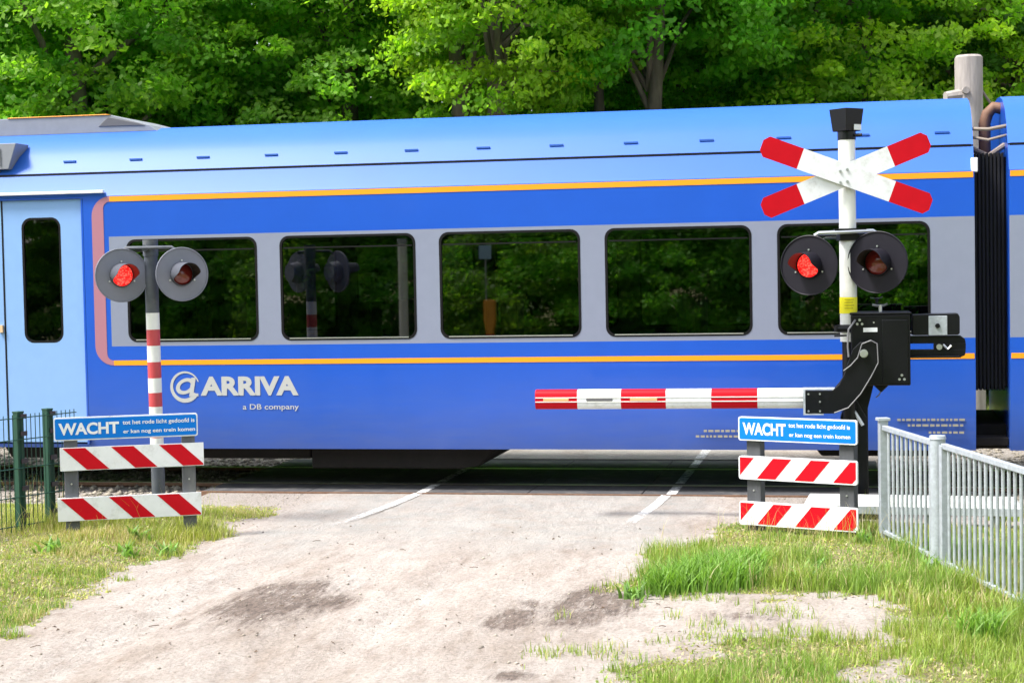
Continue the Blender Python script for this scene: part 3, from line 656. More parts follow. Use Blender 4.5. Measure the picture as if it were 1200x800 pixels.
lamp_unit(sg, Vector(((148.5-181)/sL, -.14, zl(322))), D(28), .243, True, discgrey)
lamp_unit(sg, Vector(((218-181)/sL, -.12, zl(322))), D(28), .243, False, discgrey)

YR = 15.35; sR = FPX/YR; hzR = 308.6
zr = lambda py: HC-(py-hzR)/sR
RX = (995-600)/sR
sr = thing('crossbuck_signal', 'tall white signal pole with red and white crossbuck, black lamp discs and yellow sticker', 'railway signal', (RX, YR, 0), 0)
mb = MB(); banded_pole(mb, .076, zr(400), 3.6, [(zr(160), 0)]); banded_pole(mb, .06, -.1, 3, [(zr(398), 1)]); mb.build('pole', [wpaint, black], sr, smooth=True)
mb = MB(); mb.tube((0, 0, zr(367)), (0, 0, zr(348)), .0785, n=24, caps=False); st_ = mb.build('sticker', yel, sr, smooth=True)
ink = MB()
for k in range(4): ink.box(-.05, .035-.01*(k % 2), -.0815, -.0755, zr(351+k*3.4), zr(350.3+k*3.4))
ink.build('sticker_print', mat('sticker_ink', (.35, .3, .02), .6), sr)
# head: flared black box
hd = MB(); A = Matrix.Rotation(D(33), 4, 'Z'); z0, z1, z2 = zr(165), zr(155), zr(129)
hd.tube((0, 0, z0), (0, 0, z1), .082, n=20)
vs = [A @ Vector((sx*q, sy*q, z)) for z, q in ((z1, .088), (z2, .108)) for sx, sy in ((-1, -1), (1, -1), (1, 1), (-1, 1))]
hd.add(vs, [(3, 2, 1, 0), (4, 5, 6, 7)]+[(i, (i+1) % 4, (i+1) % 4+4, i+4) for i in range(4)]); hd.tube((.06, -.06, zr(160)), (.12, -.09, zr(160)), .015, n=8)
hdo = hd.build('head_box', black, sr, bevel=.004)
q = MB(); q.box(-.005, .08, -.103, -.097, zr(154), zr(147.5), M=Matrix.Rotation(D(33), 4, 'Z')); q.build('head_label', white, hdo)
def arm(c, ang, y0, half=.80, hw=.096):
    A = Matrix.Translation(c) @ Matrix.Rotation(ang, 4, 'Y'); tip = half; m = MB(); r0_ = .435
    m.prism([(-r0_, -hw), (r0_, -hw), (r0_, hw), (-r0_, hw)], y0, y0+.006, 0)
    for s in (-1, 1): m.prism([(s*r0_, -hw), (s*(tip-.045), -hw), (s*tip, -hw*.5), (s*tip, hw*.5), (s*(tip-.045), hw)] [:5]+[(s*r0_, hw)], y0, y0+.006, 1)
    m.prism([(-tip+.05, -.012), (tip-.05, -.012), (tip-.05, .012), (-tip+.05, .012)], y0+.006, y0+.02, 0)
    return m, A
cxz = Vector(((991-995)/sR, 0, zr(206.5)))
for ang, y0 in ((D(20.5+0), -.125), (D(-21.5), -.100)):
    m, A = arm(cxz, ang, y0); m.build('crossbuck_arm', [white, red], sr, M=A)
mb = MB()
for px, py in ((984, 202), (992, 200), (984, 215), (992, 214)): mb.tube(((px-995)/sR, -.134, zr(py)), ((px-995)/sR, -.126, zr(py)), .012, n=10)
mb.box(-.05, .04, -.10, -.06, zr(216), zr(199)); mb.build('arm_bolt', steel, sr)
mb = MB(); mb.path([((953-995)/sR, -.13, zr(276)), ((958-995)/sR, -.13, zr(273)), (.20, -.13, zr(271.5)), (.24, -.13, zr(275))], .018, 8); mb.mi = 1; mb.box(-.14, .14, -.14, -.05, zr(271), zr(268.5)); mb.box(-.085, .085, -.09, .085, zr(282), zr(268)); mb.build('crossbar', [steel, black], sr, smooth=True)
lamp_unit(sr, Vector(((945-995)/sR, -.20, zr(310))), D(-30), .262, True, discdark)
lamp_unit(sr, Vector(((1024-995)/sR, -.20, zr(308))), D(-30), .272, False, discdark)

# ------------------------------------------------------------------ barrier machine and boom
YM = 15.2; sM = FPX/YM; MX = (1012-600)/sM
gt = thing('barrier_gate', 'black barrier machine with counterweight holding a lowered red and white striped boom', 'barrier', (MX, YM, 0), -YAW*.9)
def K(px, py): return ((px-1012)/sM/.985, HC-(py-(308.4+.0035*0))/sM)
def KP(pts): return [K(*p) for p in pts]
mb = MB(); x0, zt = K(998, 369); x1, zb = K(1065, 452); mb.box(x0, x1, -.02, .42, zb, zt); mb.box(x0-.01, x1+.012, -.03, .43, zt, zt+.022)
mb.prism(KP([(1023, 452), (1041, 452), (1032, 461)]), .05, .2)
hb = mb.build('machine_housing', black, gt, bevel=.012)
mb = MB(); a, b = K(1033, 375); c, d = K(1062, 450); mb.box(a, c, -.032, -.018, d, b); mb.build('housing_door', black, hb, bevel=.006)
mb = MB(); a, b = K(1012, 384); c, d = K(1028, 389); mb.box(a, c, -.024, -.0205, d, b); mb.build('housing_label', white, hb)
mb = MB()
for cx_, cy_ in ((1008, 378), (1055, 443)):
    for k in range(3): x, z = K(cx_+3.2*cos(D(90+120*k)), cy_-3.2*sin(D(90+120*k))); mb.tube((x, -.038, z), (x, -.02, z), .012, n=8)
x, z = K(1032, 366); mb.tube((x, .1, z), (x, .1, z+.06), .016, n=8); mb.path([(x-.07, .1, z+.065), (x-.03, .1, z+.055), (x+.03, .1, z+.055), (x+.065, .1, z+.07)], .012, 6)
x, z = K(1024, 378); mb.tube((x, -.026, z), (x, -.02, z), .008, n=8); build_each(mb, 'fitting', steel, hb)
# column
mb = MB(); mb.prism(KP([(990, 400), (1004, 400), (1004, 470), (1016, 492), (1017, 581+18), (1003, 581+18), (1003, 515), (985, 492), (992, 470)]), .12, .34); mb.prism(KP([(996, 452), (1024, 452), (1017, 480), (1017, 600), (1001, 600), (1001, 480)]), .14, .32)
mb.box(-.22, .16, .02, .44, -.05, .05); mb.build('column', black, gt, bevel=.008)
mb = MB(); p1 = K(1001, 483); p2 = K(1011, 500); mb.path([(p1[0], .11, p1[1]), (p2[0], .10, p2[1])], .017, 6); p1 = K(988, 505); mb.build('column_brace', galv, gt)
# swan-neck arm
neck = [(943, 456), (976, 456), (984, 449), (990, 437), (994, 424), (1000, 408), (1008, 400), (1024, 399), (1028, 404), (1028, 424), (1021, 438), (1013, 452), (1003, 467), (992, 477), (978, 483), (943, 483)]
mb = MB(); mb.prism(KP(neck), -.16, -.12); mb.prism(KP([(947, 458), (976, 458), (984, 449), (988, 443), (992, 455), (988, 470), (978, 480), (947, 483)]), .06, .09)
x, z = K(943, 470); mb.box(x, x+.26, -.12, .06, K(0, 483)[1], K(0, 480)[1]); nk = mb.build('swan_neck', black, gt, bevel=.006)
mb = MB(); xa, za = K(943, 455.5); mb.box(xa, xa+.28, -.158, .08, za, za+.008); mb.prism(KP([(943, 455.5), (945.5, 455.5), (945.5, 483), (943, 483)]), -.166, -.160); mb.prism(KP([(943, 484.6), (966, 484.6), (966, 483), (943, 483)]), -.166, -.12); mb.build('clamp_plate', galv, nk)
mb = MB()
for px, py in ((949, 460), (962, 460), (949, 480), (962, 480), (962, 469)): x, z = K(px, py); mb.tube((x, -.172, z), (x, -.16, z), .009, n=8)
build_each(mb, 'clamp_bolt', steel, nk)
mb = MB(); x, z = K(1012, 413); mb.tube((x, -.20, z), (x, -.10, z), .036, n=20); mb.tube((x, -.215, z), (x, -.2, z), .026, n=20); mb.build('pivot_shaft', steel, nk, smooth=True)
mb = MB()   # cable over the neck
mb.path([(*[K(1003, 375)[0]], -.03, K(1003, 375)[1])]+[(K(px, py)[0], -.17, K(px, py)[1]) for px, py in ((995, 385), (994, 405), (995, 417))], .009, 6)
mb.path([(K(px, py)[0], -.172, K(px, py)[1]) for px, py in ((989, 433), (997, 427), (1005, 418), (1010, 402), (1020, 398), (1027, 402), (1028, 424), (1020, 440), (1008, 460), (994, 476), (978, 482))], .006, 6); mb.path([(K(1033, 458)[0], .1, K(1033, 458)[1]), (K(1029, 465)[0], .1, K(1029, 465)[1]), (K(1026, 467)[0], .1, K(1026, 467)[1])], .006, 6)
mb.build('cable', mat('grey_cable', (.16, .16, .17), .5), gt)
# counterweights
mb = MB(); a0, b0 = K(1064, 395); a1, b1 = K(1128, 419.5); pr = rrect(a0-.10, a1, b1, b0, .03, 3)
sl = (K(1066, 404), K(1092, 411))
mb.prism(KP([(1050, 395), (1122, 395), (1127, 399), (1128, 404), (1040, 404)]), .10, .17); mb.prism(KP([(1040, 411), (1128, 411), (1127, 418), (1122, 420.5), (1050, 420.5)]), .10, .17); mb.prism(KP([(1092, 404), (1128, 404), (1128, 411), (1092, 411)]), .10, .17)
mb.prism(KP([(1050, 418.5), (1120, 418.5), (1122, 420.5), (1050, 420.5)]), .02, .10)
cw = mb.build('counterweight_arm', black, gt, bevel=.004)
mb = MB(); mb.prism(KP([(1068, 370), (1119, 369), (1121, 373), (1121, 392), (1119, 394), (1068, 394)]), .06, .32); mb.mi = 1; mb.prism(KP([(1086, 371.5), (1107, 371.5), (1107, 394.2), (1086, 394.2)]), .05, .062); mb.mi = 0; x, z = K(1096, 383); mb.tube((x, .03, z), (x, .05, z), .022, n=12); mb.build('counterweight', [black, galv], cw, bevel=.005)
mb = MB(); x, z = K(1098, 408); mb.tube((x, .07, z), (x, .10, z), .026, n=14); x, z = K(1105, 408); mb.path([(x-.02, .09, z+.02), (x+.02, .085, z-.02), (x+.05, .09, z+.012)], .012, 6); mb.build('weight_bolt', steel, cw)
mb = MB(); x, z = K(983, 385); mb.tube((x, .05, z-.03), (x, .05, z+.03), .03, n=10); mb.path([(x, .05, z), (x+.18, .05, z)], .035, 8); mb.path([(x-.03, .02, K(0, 393.5)[1]), (x+.08, .02, K(0, 393)[1])], .009, 6); mb.build('side_bracket', black, gt)
# boom: rounded box section with coloured sleeves
zc = K(0, 466)[1]; hh = .091; yb0, yb1 = -.11, .05
marks = [628.5, 679, 731, 784, 837, 890.5, 947]
def boomsec(x0, x1, mb, mi, ex=0):
    n = 16; sec = [(-.03-.080*abs(cos(2*pi*k/n))**.7*(1 if cos(2*pi*k/n) > 0 else -1), zc+(hh-ex)*abs(sin(2*pi*k/n))**.55*(1 if sin(2*pi*k/n) > 0 else -1)) for k in range(n)]
    vs = [(x, a, b) for x in (x0, x1) for a, b in sec]; mb.add(vs, [(i, (i+1) % n, (i+1) % n+n, i+n) for i in range(n)]+[tuple(range(n)), tuple(range(2*n-1, n-1, -1))], mi)
mb = MB()
for k in range(6):
    a = K(marks[k], 0)[0]; b = K(marks[k+1], 0)[0]; boomsec(a, b, mb, 1 if k % 2 == 0 else 0)
bm = mb.build('boom', [white, red], gt, smooth=True)
mb = MB(); a = K(629, 0)[0]; b = K(943, 0)[0]; mb.box(a, b, -.114, -.105, zc+.016, zc+.024); mb.box(a, b, -.114, -.105, zc-.022, zc-.014); mb.build('boom_rail', wpaint, bm)
for x0, x1, mt in ((638.5, 669, amber), (690, 721, mat('dark_grey_lamp_cover', (.12, .12, .13), .4)), (742, 774, amber)):
    mb = MB(); a = K(x0, 0)[0]; b = K(x1, 0)[0]; mb.box(a, b, -.116, -.106, zc-.012, zc+.014); mb.build('boom_lamp', mt, bm, bevel=.003)

# ------------------------------------------------------------------ WACHT barricades
def stripes(mb, L, z0, z1, period, wid, start, shift, x0, y, mi):
    k = -2
    while True:
        a = x0+start+k*period
        if a > x0+L: break
        poly = clip_poly([(a, z1), (a+wid, z1), (a+wid+shift, z0), (a+shift, z0)], x0, x0+L)
        if len(poly) > 2: mb.prism(poly, y-.0025, y, mi)
        k += 1
def poly_board(mb, x0, x1, z0, z1, r, y0, y1, mi): mb.prism(rrect(x0, x1, z0, z1, r, 4) if r else [(x0, z0), (x1, z0), (x1, z1), (x0, z1)], y0, y1, mi)
def barricade(label, loc, rz, L, sign, planks, posts, pw, pm, rad, st, tx):
    t = thing('warning_barricade', label, 'barricade', loc, rz)
    for px in posts:
        m = MB(); m.box(px-pw/2, px+pw/2, 0, .09, -.15, sign[1]-.01); p = m.build('post', pm, t, bevel=.006)
        b = MB()
        for z in (planks[0]+.14, (planks[0]+planks[1])/2+.1): b.tube((px, -.006, z), (px, 0.001, z), .008, n=8)
        build_each(b, 'bolt', steel, p)
    for (z0, dx) in ((planks[0], 0), (planks[1], tx['dx'])):
        m = MB(); x0 = -L/2+dx; poly_board(m, x0, x0+L, z0, z0+.2, rad, -.032, -.006, 0)
        inset = .012 if rad else 0.006
        sub = MB(); stripes(sub, L-2*inset, z0+inset, z0+.2-inset, st[0]*L, st[1]*L, st[2]*L, st[3], x0+inset, -.032, 1)
        m.add(sub.v, sub.f, 1); m.build('striped_plank', [white, red], t)
    m = MB(); z0, z1 = sign; h = z1-z0; s = MB(); poly_board(m, -L/2-tx['sx'], L/2-tx['sx'], z0, z1, .02, -.03, -.006, 0); poly_board(m, -L/2-tx['sx']+.011, L/2-tx['sx']-.011, z0+.011, z1-.011, .015, -.032, -.03, 1)
    sp_ = m.build('sign_panel', [white, signblue], t)
    x0 = -L/2-tx['sx']; q = MB()
    put_text(q, 'WACHT', x0+tx['w'][0]*L, x0+tx['w'][1]*L, z0+.24*h, z0+.76*h, -.0335, bold=.035)
    put_text(q, 'tot het rode licht gedoofd is', x0+tx['s'][0]*L, x0+tx['s'][1]*L, z0+.56*h, z0+.80*h, -.0335, bold=.018)
    put_text(q, 'er kan nog een trein komen', x0+tx['s'][0]*L+.004, x0+tx['s'][1]*L+.003, z0+.18*h, z0+.40*h, -.0335, bold=.018)
    q.build('lettering', white, sp_)
    return t
YB = 14.8; sB = FPX/YB
barricade('blue WACHT sign over two square-cornered red and white striped planks beside the green mesh fence', ((147-600)/sB, YB, .06), D(12.5), 1.22,
          (HC-.06-(513.5-324.5)/sB, HC-.06-(486.5-324.5)/sB), (.205-.06, .59-.06+.05), (-.49, .51), .115, postgrey, 0, (.334, .155, .015, .20), dict(dx=.03, sx=.015, w=(.033, .45), s=(.475, .978)))
YB2 = 14.3; sB2 = FPX/YB2
barricade('blue WACHT sign over two round-cornered red and white striped planks beside the barrier machine', ((934-600)/sB2, YB2, 0), D(-33), 1.07,
          (HC-(518.5-309.7)/sB2, HC-(490-309.7)/sB2), (HC-(619.5-309.7)/sB2, HC-(565-309.7)/sB2), (-.41, .43), .13, postdark, .02, (.322, .157, -.035, -.15), dict(dx=.0, sx=.0, w=(.04, .41), s=(.435, .945)))

# ------------------------------------------------------------------ green mesh fence (left)
gf = thing('mesh_fence', 'dark green wire mesh fence panel at the left edge of the photo', 'fence', (-4.335, 14.9, .05))
dv = Vector((.55, .835, 0)).normalized(); pos = (0, .33, -2.6)
for s in pos:
    p = dv*s; m = MB(); A = Matrix.Translation(p) @ Matrix.Rotation(math.atan2(dv.y, dv.x), 4, 'Z'); m.box(-.033, .033, -.033, .033, -.2, 1.08, M=A); m.box(-.037, .037, -.037, .037, 1.08, 1.095, M=A); po = m.build('post', greenf, gf, bevel=.003)
    c = MB()
    for z in (.18, .42, .66, .90, 1.05): c.box(-.01, .055, -.05, -.033, z-.02, z+.02, M=A)
    build_each(c, 'clamp', mat('dark_clamp', (.05, .04, .05), .5), po)
m = MB(); off = Vector((.835, -.55, 0))*.045
for z in (.10, .35, .60, .85, 1.04):
    for o2 in (-.008, .008): m.path([dv*-2.6+off*(1+o2*20)+Vector((0, 0, z)), dv*.62+off*(1+o2*20)+Vector((0, 0, z))], .0045, 6)
s = -2.6
while s < .62: p = dv*s+off; m.path([p+Vector((0, 0, -.02)), p+Vector((0, 0, 1.07))], .0042, 5); s += .05
m.build('wire_mesh', greenf, gf)

# ------------------------------------------------------------------ galvanised railing (right)
P1 = G(1036, 634); P2 = G(1100, 668); dr = (P2-P1); dr.z = 0; L1 = dr.length; dr.normalize()
rf = thing('bar_railing', 'galvanised steel railing of close upright bars running to the right edge of the photo', 'railing', (P1.x, P1.y, 0))
ang = math.atan2(dr.y, dr.x); A0 = Matrix.Rotation(ang, 4, 'Z'); ND = Vector((-dr.y, dr.x, 0))
m = MB(); m.box(-.035, .035, -.035, .035, -.2, 1.00, M=A0); m.box(-.05, .05, -.05, .05, 1.0, 1.025, M=A0); m.build('post', galv, rf, bevel=.004)
p = dr*L1; m = MB(); m.tube(p+Vector((0, 0, -.2)), p+Vector((0, 0, .985)), .058, n=24); m.tube(p+Vector((0, 0, .985)), p+Vector((0, 0, 1.01)), .064, .058, n=24); m.build('post', galv, rf, smooth=True)
p = dr*(L1+.14); m = MB(); m.box(-.03, .03, -.03, .03, -.2, .95, M=Matrix.Translation(p) @ A0); m.build('post', galv, rf, bevel=.004)
p = dr*(L1+2.9); m = MB(); m.tube(p+Vector((0, 0, -.2)), p+Vector((0, 0, .985)), .058, n=24); m.build('post', galv, rf, smooth=True)
for a, b in ((.04, L1-.06), (L1+.14, L1+2.85)):
    m = MB(); m.box(a, b, -.022, .022, .925, .965, M=A0); m.build('top_rail', galv, rf, bevel=.004)
    m = MB(); m.box(a, b, -.018, .018, .07, .10, M=A0); m.build('bottom_rail', galv, rf, bevel=.003)
    m = MB(); n = int((b-a)/.108); 
    for k in range(1, n): x = a+(b-a)*k/n; c = dr*x; m.tube(c+Vector((0, 0, .0)), c+Vector((0, 0, .93)), .0125, n=8)
    build_each(m, 'upright_bar', galv, rf, smooth=True)

# ------------------------------------------------------------------ low white guard beam
gb = thing('guard_beam', 'low white steel guard beam lying across behind the galvanised railing', 'guard rail', (3.50, 14.78, 0), D(-15))
m = MB(); sec = [(-.09, .115), (-.09, .185), (-.02, .262), (.10, .262), (.10, .115)]; n = 5
vs = []
for x, e in ((-.97, 0), (-.93, 1), (.82, 1), (.87, 0)):
    vs += [(x, a, (b if e else (b if b < .2 else .19))) for a, b in sec]
fs = [tuple(range(n-1, -1, -1)), tuple(range(3*n, 4*n))]
for k in range(3):
    for i in range(n): fs.append((k*n+i, k*n+(i+1) % n, (k+1)*n+(i+1) % n, (k+1)*n+i))
m.add(vs, fs); m.m = [0, 0]+[1, 0, 0, 0, 1]*3; m.build('beam', [wpaint, galv], gb, bevel=.004)  # grey on front and underside paints in the shaded sides of the white beam
for x in (-.7, .1, .66): m = MB(); m.box(x-.035, x+.035, -.03, .04, -.15, .1); m.build('leg', galv, gb, bevel=.003)

# ------------------------------------------------------------------ timber pole behind the train
wp = thing('timber_pole', 'weathered grey timber pole rising behind the gap between the cars', 'pole', (0, 0, 0))
YP = 24.5; sP = FPX/YP; wx = (1138-600)/sP; wp.location = (wx, YP, 0)
m = MB(); m.path([(0, 0, -.2), (.01, 0, 2.5), (0, 0, 4.6), (0, 0, HC+(305.5-69)/sP), (0, 0, HC+(305.5-66.5)/sP)], [.205, .2, .195, .195, .17], 20); m.build('shaft', poleW, wp, smooth=True)
m = MB(); m.path([(-.1, -.05, HC+(305.5-106)/sP-.08), (-.36, -.1, HC+(305.5-105)/sP-.12)], [.10, .075], 10); m.tube((-.1, -.17, HC+1.98*1.22), (-.1, -.24, HC+1.98*1.22), .05, n=10); m.build('branch_stub', poleW, wp, smooth=True)
m = MB(); m.path([(.17, 0, HC+2.45), (.32, .05, HC+2.25), (.42, .1, HC+1.85), (.45, .1, HC+1.2)], .02, 6); m.build('bent_cable', cablem, wp)

# ------------------------------------------------------------------ trees
TINTN = 0
def leaf_cloud(seed, rx, ry, rz, ncl, per, lsz, flat=.5, hue=(1, 1, 1), lo=-.9):
    """crown: leafy twigs along clusters in an uneven volume; returns V,F,tint and cluster centres"""
    r = np.random.default_rng(seed)
    th = r.random(ncl)*2*pi; zz = r.uniform(lo, 1, ncl); q = np.sqrt(1-np.clip(zz, -1, 1)**2)
    rad = (.42+.58*r.random(ncl)**.45)*(.72+.5*noise2(th*1.3+seed, zz*2.2+seed, seed))
    C = np.stack([np.cos(th)*q*rx*rad, np.sin(th)*q*ry*rad, zz*rz*(.75+.3*rad)], -1)
    cs = .28+.42*r.random(ncl)                           # twig cluster radius
    P = r.normal(size=(ncl, per, 3)); P /= np.linalg.norm(P, axis=-1, keepdims=True); P *= (r.random((ncl, per, 1))**.5)
    P *= cs[:, None, None]*np.array([1.15, 1.15, flat]); P[..., 2] -= .25*(P[..., 0]**2+P[..., 1]**2)/cs[:, None]
    ctr = (C[:, None]+P).reshape(-1, 3); n = len(ctr)
    nrm = r.normal(size=(n, 3)); nrm[:, 2] = np.abs(nrm[:, 2])*1.0+.35; nrm += (C.repeat(per, 0)/np.array([rx, ry, rz]))*.8; nrm /= np.linalg.norm(nrm, axis=1, keepdims=True)
    t = np.cross(nrm, r.normal(size=(n, 3))); t /= np.linalg.norm(t, axis=1, keepdims=True); b = np.cross(nrm, t)
    s = (lsz*(.6+.8*r.random((n, 1)))); a = s*.5
    V = np.stack([ctr-t*s*.55, ctr+b*a*.72-nrm*a*.15+t*a*.1, ctr+t*s*.6-nrm*a*.35, ctr-b*a*.72-nrm*a*.15+t*a*.1], 1)
    F = np.arange(4*n).reshape(-1, 4)
    cl = (.72+.56*r.random((ncl, 1)))*np.ones((1, 3)); yl = r.random((ncl, 1)); cl *= np.concatenate([.84+.34*yl, .97+.10*yl, 1.05-.35*yl], 1)
    tint = cl.repeat(per, 0)*(.8+.4*r.random((n, 1))); tint *= np.array(hue); tint = np.concatenate([tint, np.ones((n, 1))], 1)
    return V.reshape(-1, 3), F, tint, C
LM = [leaf_mat('oak_leaf', (.20, .39, .045), trans=.58), leaf_mat('maple_leaf', (.155, .38, .032), trans=.58), leaf_mat('lime_leaf', (.25, .42, .03), trans=.58), leaf_mat('dark_leaf', (.075, .20, .03), trans=.55)]
protos = {}
def crown_mesh(key, mi):
    k = (key, mi)
    if k in protos: return protos[k]
    rx, ry, rz, ncl, per, lsz, seed = key
    V, F, t, C = leaf_cloud(seed, rx, ry, rz, ncl, per, lsz)
    o = npmesh('crown', V, F, LM[mi], attrs=[('tint', 'FACE', t)]); me = o.data; bpy.data.objects.remove(o); protos[k] = (me, C); return protos[k]
def tree(label, x, y, hz, sz, key, mi, rot, trunk_r=.22, nb=12, group=None, cat='tree', lean=0, twin=False):
    t = thing('broadleaf_tree', label, cat, (x, y, 0), rot, group)
    me, C = crown_mesh(key, mi); o = bpy.data.objects.new('crown', me); COL.objects.link(o); o.parent = t; o.location = (0, 0, hz); o.scale = (sz, sz, sz)
    r = random.Random(int(x*31+y*7)); m = MB(); H_ = hz+key[2]*sz*.5
    for tw in ((0, .7) if twin else (0,)):
        pts = [Vector((tw, 0, -.3)), Vector((tw+r.uniform(-.1, .1), 0, hz*.35)), Vector((tw*1.2+lean*.5+r.uniform(-.25, .25), r.uniform(-.2, .2), hz*.7)), Vector((lean+tw*1.4, 0, hz)), Vector((lean+tw*1.5+r.uniform(-.4, .4), r.uniform(-.4, .4), H_))]
        m.path(pts, [trunk_r*1.35, trunk_r, trunk_r*.85, trunk_r*.6, .04], 12)
        for k in range(nb):
            c = Vector(C[r.randrange(len(C))])*sz*.9+Vector((0, 0, hz)); tb = r.uniform(.45, .95); z = H_*tb*.9; z = min(z, c.z-.2) if c.z-.2 > 1.8 else 1.8
            base = Vector((lean*tb+tw, 0, z)); mid = (base+c)/2+Vector((r.uniform(-.3, .3), r.uniform(-.3, .3), r.uniform(-.1, .5))); q3 = (mid+c)/2+Vector((r.uniform(-.25, .25), r.uniform(-.25, .25), r.uniform(-.2, .2)))
            m.path([base, mid, q3, c], [trunk_r*.42, trunk_r*.26, trunk_r*.14, .012], 7)
    m.build('trunk', bark, t, smooth=True)
    return t
BIG = (4.2, 3.8, 4.6, 540, 175, .115, 11); BIG2 = (3.9, 3.6, 4.8, 520, 175, .11, 23); TALL = (3.4, 3.2, 5.2, 480, 170, .105, 37); BUSH = (3.2, 2.4, 2.2, 330, 120, .12, 51)
def PX(px, Y): return (px-600)/FPX*Y
front = [  # px, distance, crown centre height, scale, shape, leaf, label, lean, twin, trunk
    (-60, 33, 7.2, 1.0, BIG, 1, 'leafy tree at the left edge of the photo behind the train roof unit', 0, 0, .25),
    (95, 31.5, 6.6, .95, BIG2, 0, 'yellow-green oak-like tree with low clustered foliage behind the train door', 0, 0, .24),
    (265, 34, 7.6, 1.0, BIG, 1, 'mid green tree behind the left half of the train, second from the left edge window', 0, 0, .22),
    (415, 33, 7.0, .95, TALL, 0, 'full green tree left of the pale-trunked pair behind the train', 0, 0, .2),
    (592, 29.5, 9.2, .85, TALL, 2, 'bright green tree with a pale forked trunk showing above the middle of the train roof', .1, 1, .17),
    (765, 30.5, 10.0, .95, BIG2, 1, 'green tree with a straight brown trunk showing above the train right of the middle', 0, 0, .14),
    (548, 31, 11.6, .8, BIG2, 1, 'slim brown-trunked tree just left of the pale forked tree', 0, 0, .11),
    (712, 31.5, 12.0, .8, TALL, 0, 'slim tree with high crown between the forked tree and the straight brown trunk', 0, 0, .10),
    (880, 34, 7.4, .95, BIG, 1, 'green tree with slanting branches behind the crossbuck', .6, 0, .2),
    (1010, 33, 6.8, .95, BIG2, 2, 'lime green tree just left of the timber pole', -.5, 0, .2),
    (1190, 36, 7.2, 1.0, BIG, 3, 'dark green tree behind the timber pole at the right edge of the photo', 0, 0, .25),
]
for px, Y_, hz, sz, key, mi, lab, ln, tw, tr_ in front: tree(lab, PX(px, Y_), Y_, hz, sz, key, mi, random.uniform(0, 6.28), tr_, lean=ln, twin=bool(tw))
GB = 'taller trees of the wood behind the first row'
k = 0
for px, Y_, hz, sz, key, mi in ((-200, 42, 9, 1.3, BIG, 1), (190, 43, 9, 1.3, BIG2, 3), (350, 41, 8.2, 1.2, BIG, 1), (665, 41, 8.6, 1.25, TALL, 1), (820, 42, 9, 1.3, BIG, 3), (960, 42, 8.8, 1.25, BIG2, 1), (1100, 44, 9, 1.3, TALL, 3), (1260, 40, 9, 1.3, BIG2, 3), (1420, 43, 9, 1.3, BIG, 1), (-330, 38, 8, 1.2, BIG2, 1)):
    tree('tall dark tree of the wood, seen only in the gaps between the front trees', PX(px, Y_), Y_, hz, sz, key, mi, random.uniform(0, 6.28), .25, nb=8, group=GB)
UG = 'shrubs at the foot of the wood behind the train'
for j, (px, Y_, sz, mi) in enumerate(((-150, 29, 1.0, 1), (60, 30, 1.0, 3), (230, 29, .9, 1), (390, 30, 1.05, 3), (720, 29.5, .95, 1), (850, 30, 1.0, 3), (990, 29, .95, 1), (1130, 31, 1.1, 3), (1290, 29, 1.1, 1))):
    t = thing('shrub', 'dense green shrub at the foot of the wood, hidden behind the train', 'shrub', (PX(px, Y_), Y_, 0), random.uniform(0, 6), UG)
    me, C = crown_mesh(BUSH, mi); o = bpy.data.objects.new('foliage', me); COL.objects.link(o); o.parent = t; o.location = (0, 0, 1.9*sz); o.scale = (sz, sz, sz)
# trees behind the camera, mirrored in the train windows
GR = 'trees behind the photographer, mirrored in the train windows'
for j, (x, y, hz, sz, key, mi) in enumerate(((-38, -9, 6.5, 1.15, BIG, 1), (-31, -12, 7, 1.2, BIG2, 0), (-24.5, -13, 7, 1.15, TALL, 1), (-18, -14, 7, 1.15, BIG, 0), (-11.5, -14, 6.8, 1.2, BIG2, 1), (-5, -15, 7, 1.2, BIG, 0), (2, -15, 7, 1.2, BIG2, 1), (9, -14, 7, 1.2, BIG, 1), (-28, -21, 8, 1.4, BIG, 3), (-15, -23, 8, 1.5, BIG2, 3), (-2, -24, 8, 1.4, BIG, 3))):
    tree('leafy green tree mirrored dimly in the train windows', x, y, hz, sz, key, mi, j*1.3, .25, nb=8, group=GR)

for j, x in enumerate((-36, -31.5, -27, -23, -19, -15, -11, -7, -3, 1, 5)):
    t = thing('shrub', 'green shrub behind the photographer, mirrored low in the train windows', 'shrub', (x, -9.5-(j % 3)*1.3, 0), j*1.1, 'shrubs behind the photographer, mirrored in the train windows')
    me, C = crown_mesh(BUSH, j % 2); o = bpy.data.objects.new('foliage', me); COL.objects.link(o); o.parent = t; o.location = (0, 0, 1.7); o.scale = (1, 1, .95)

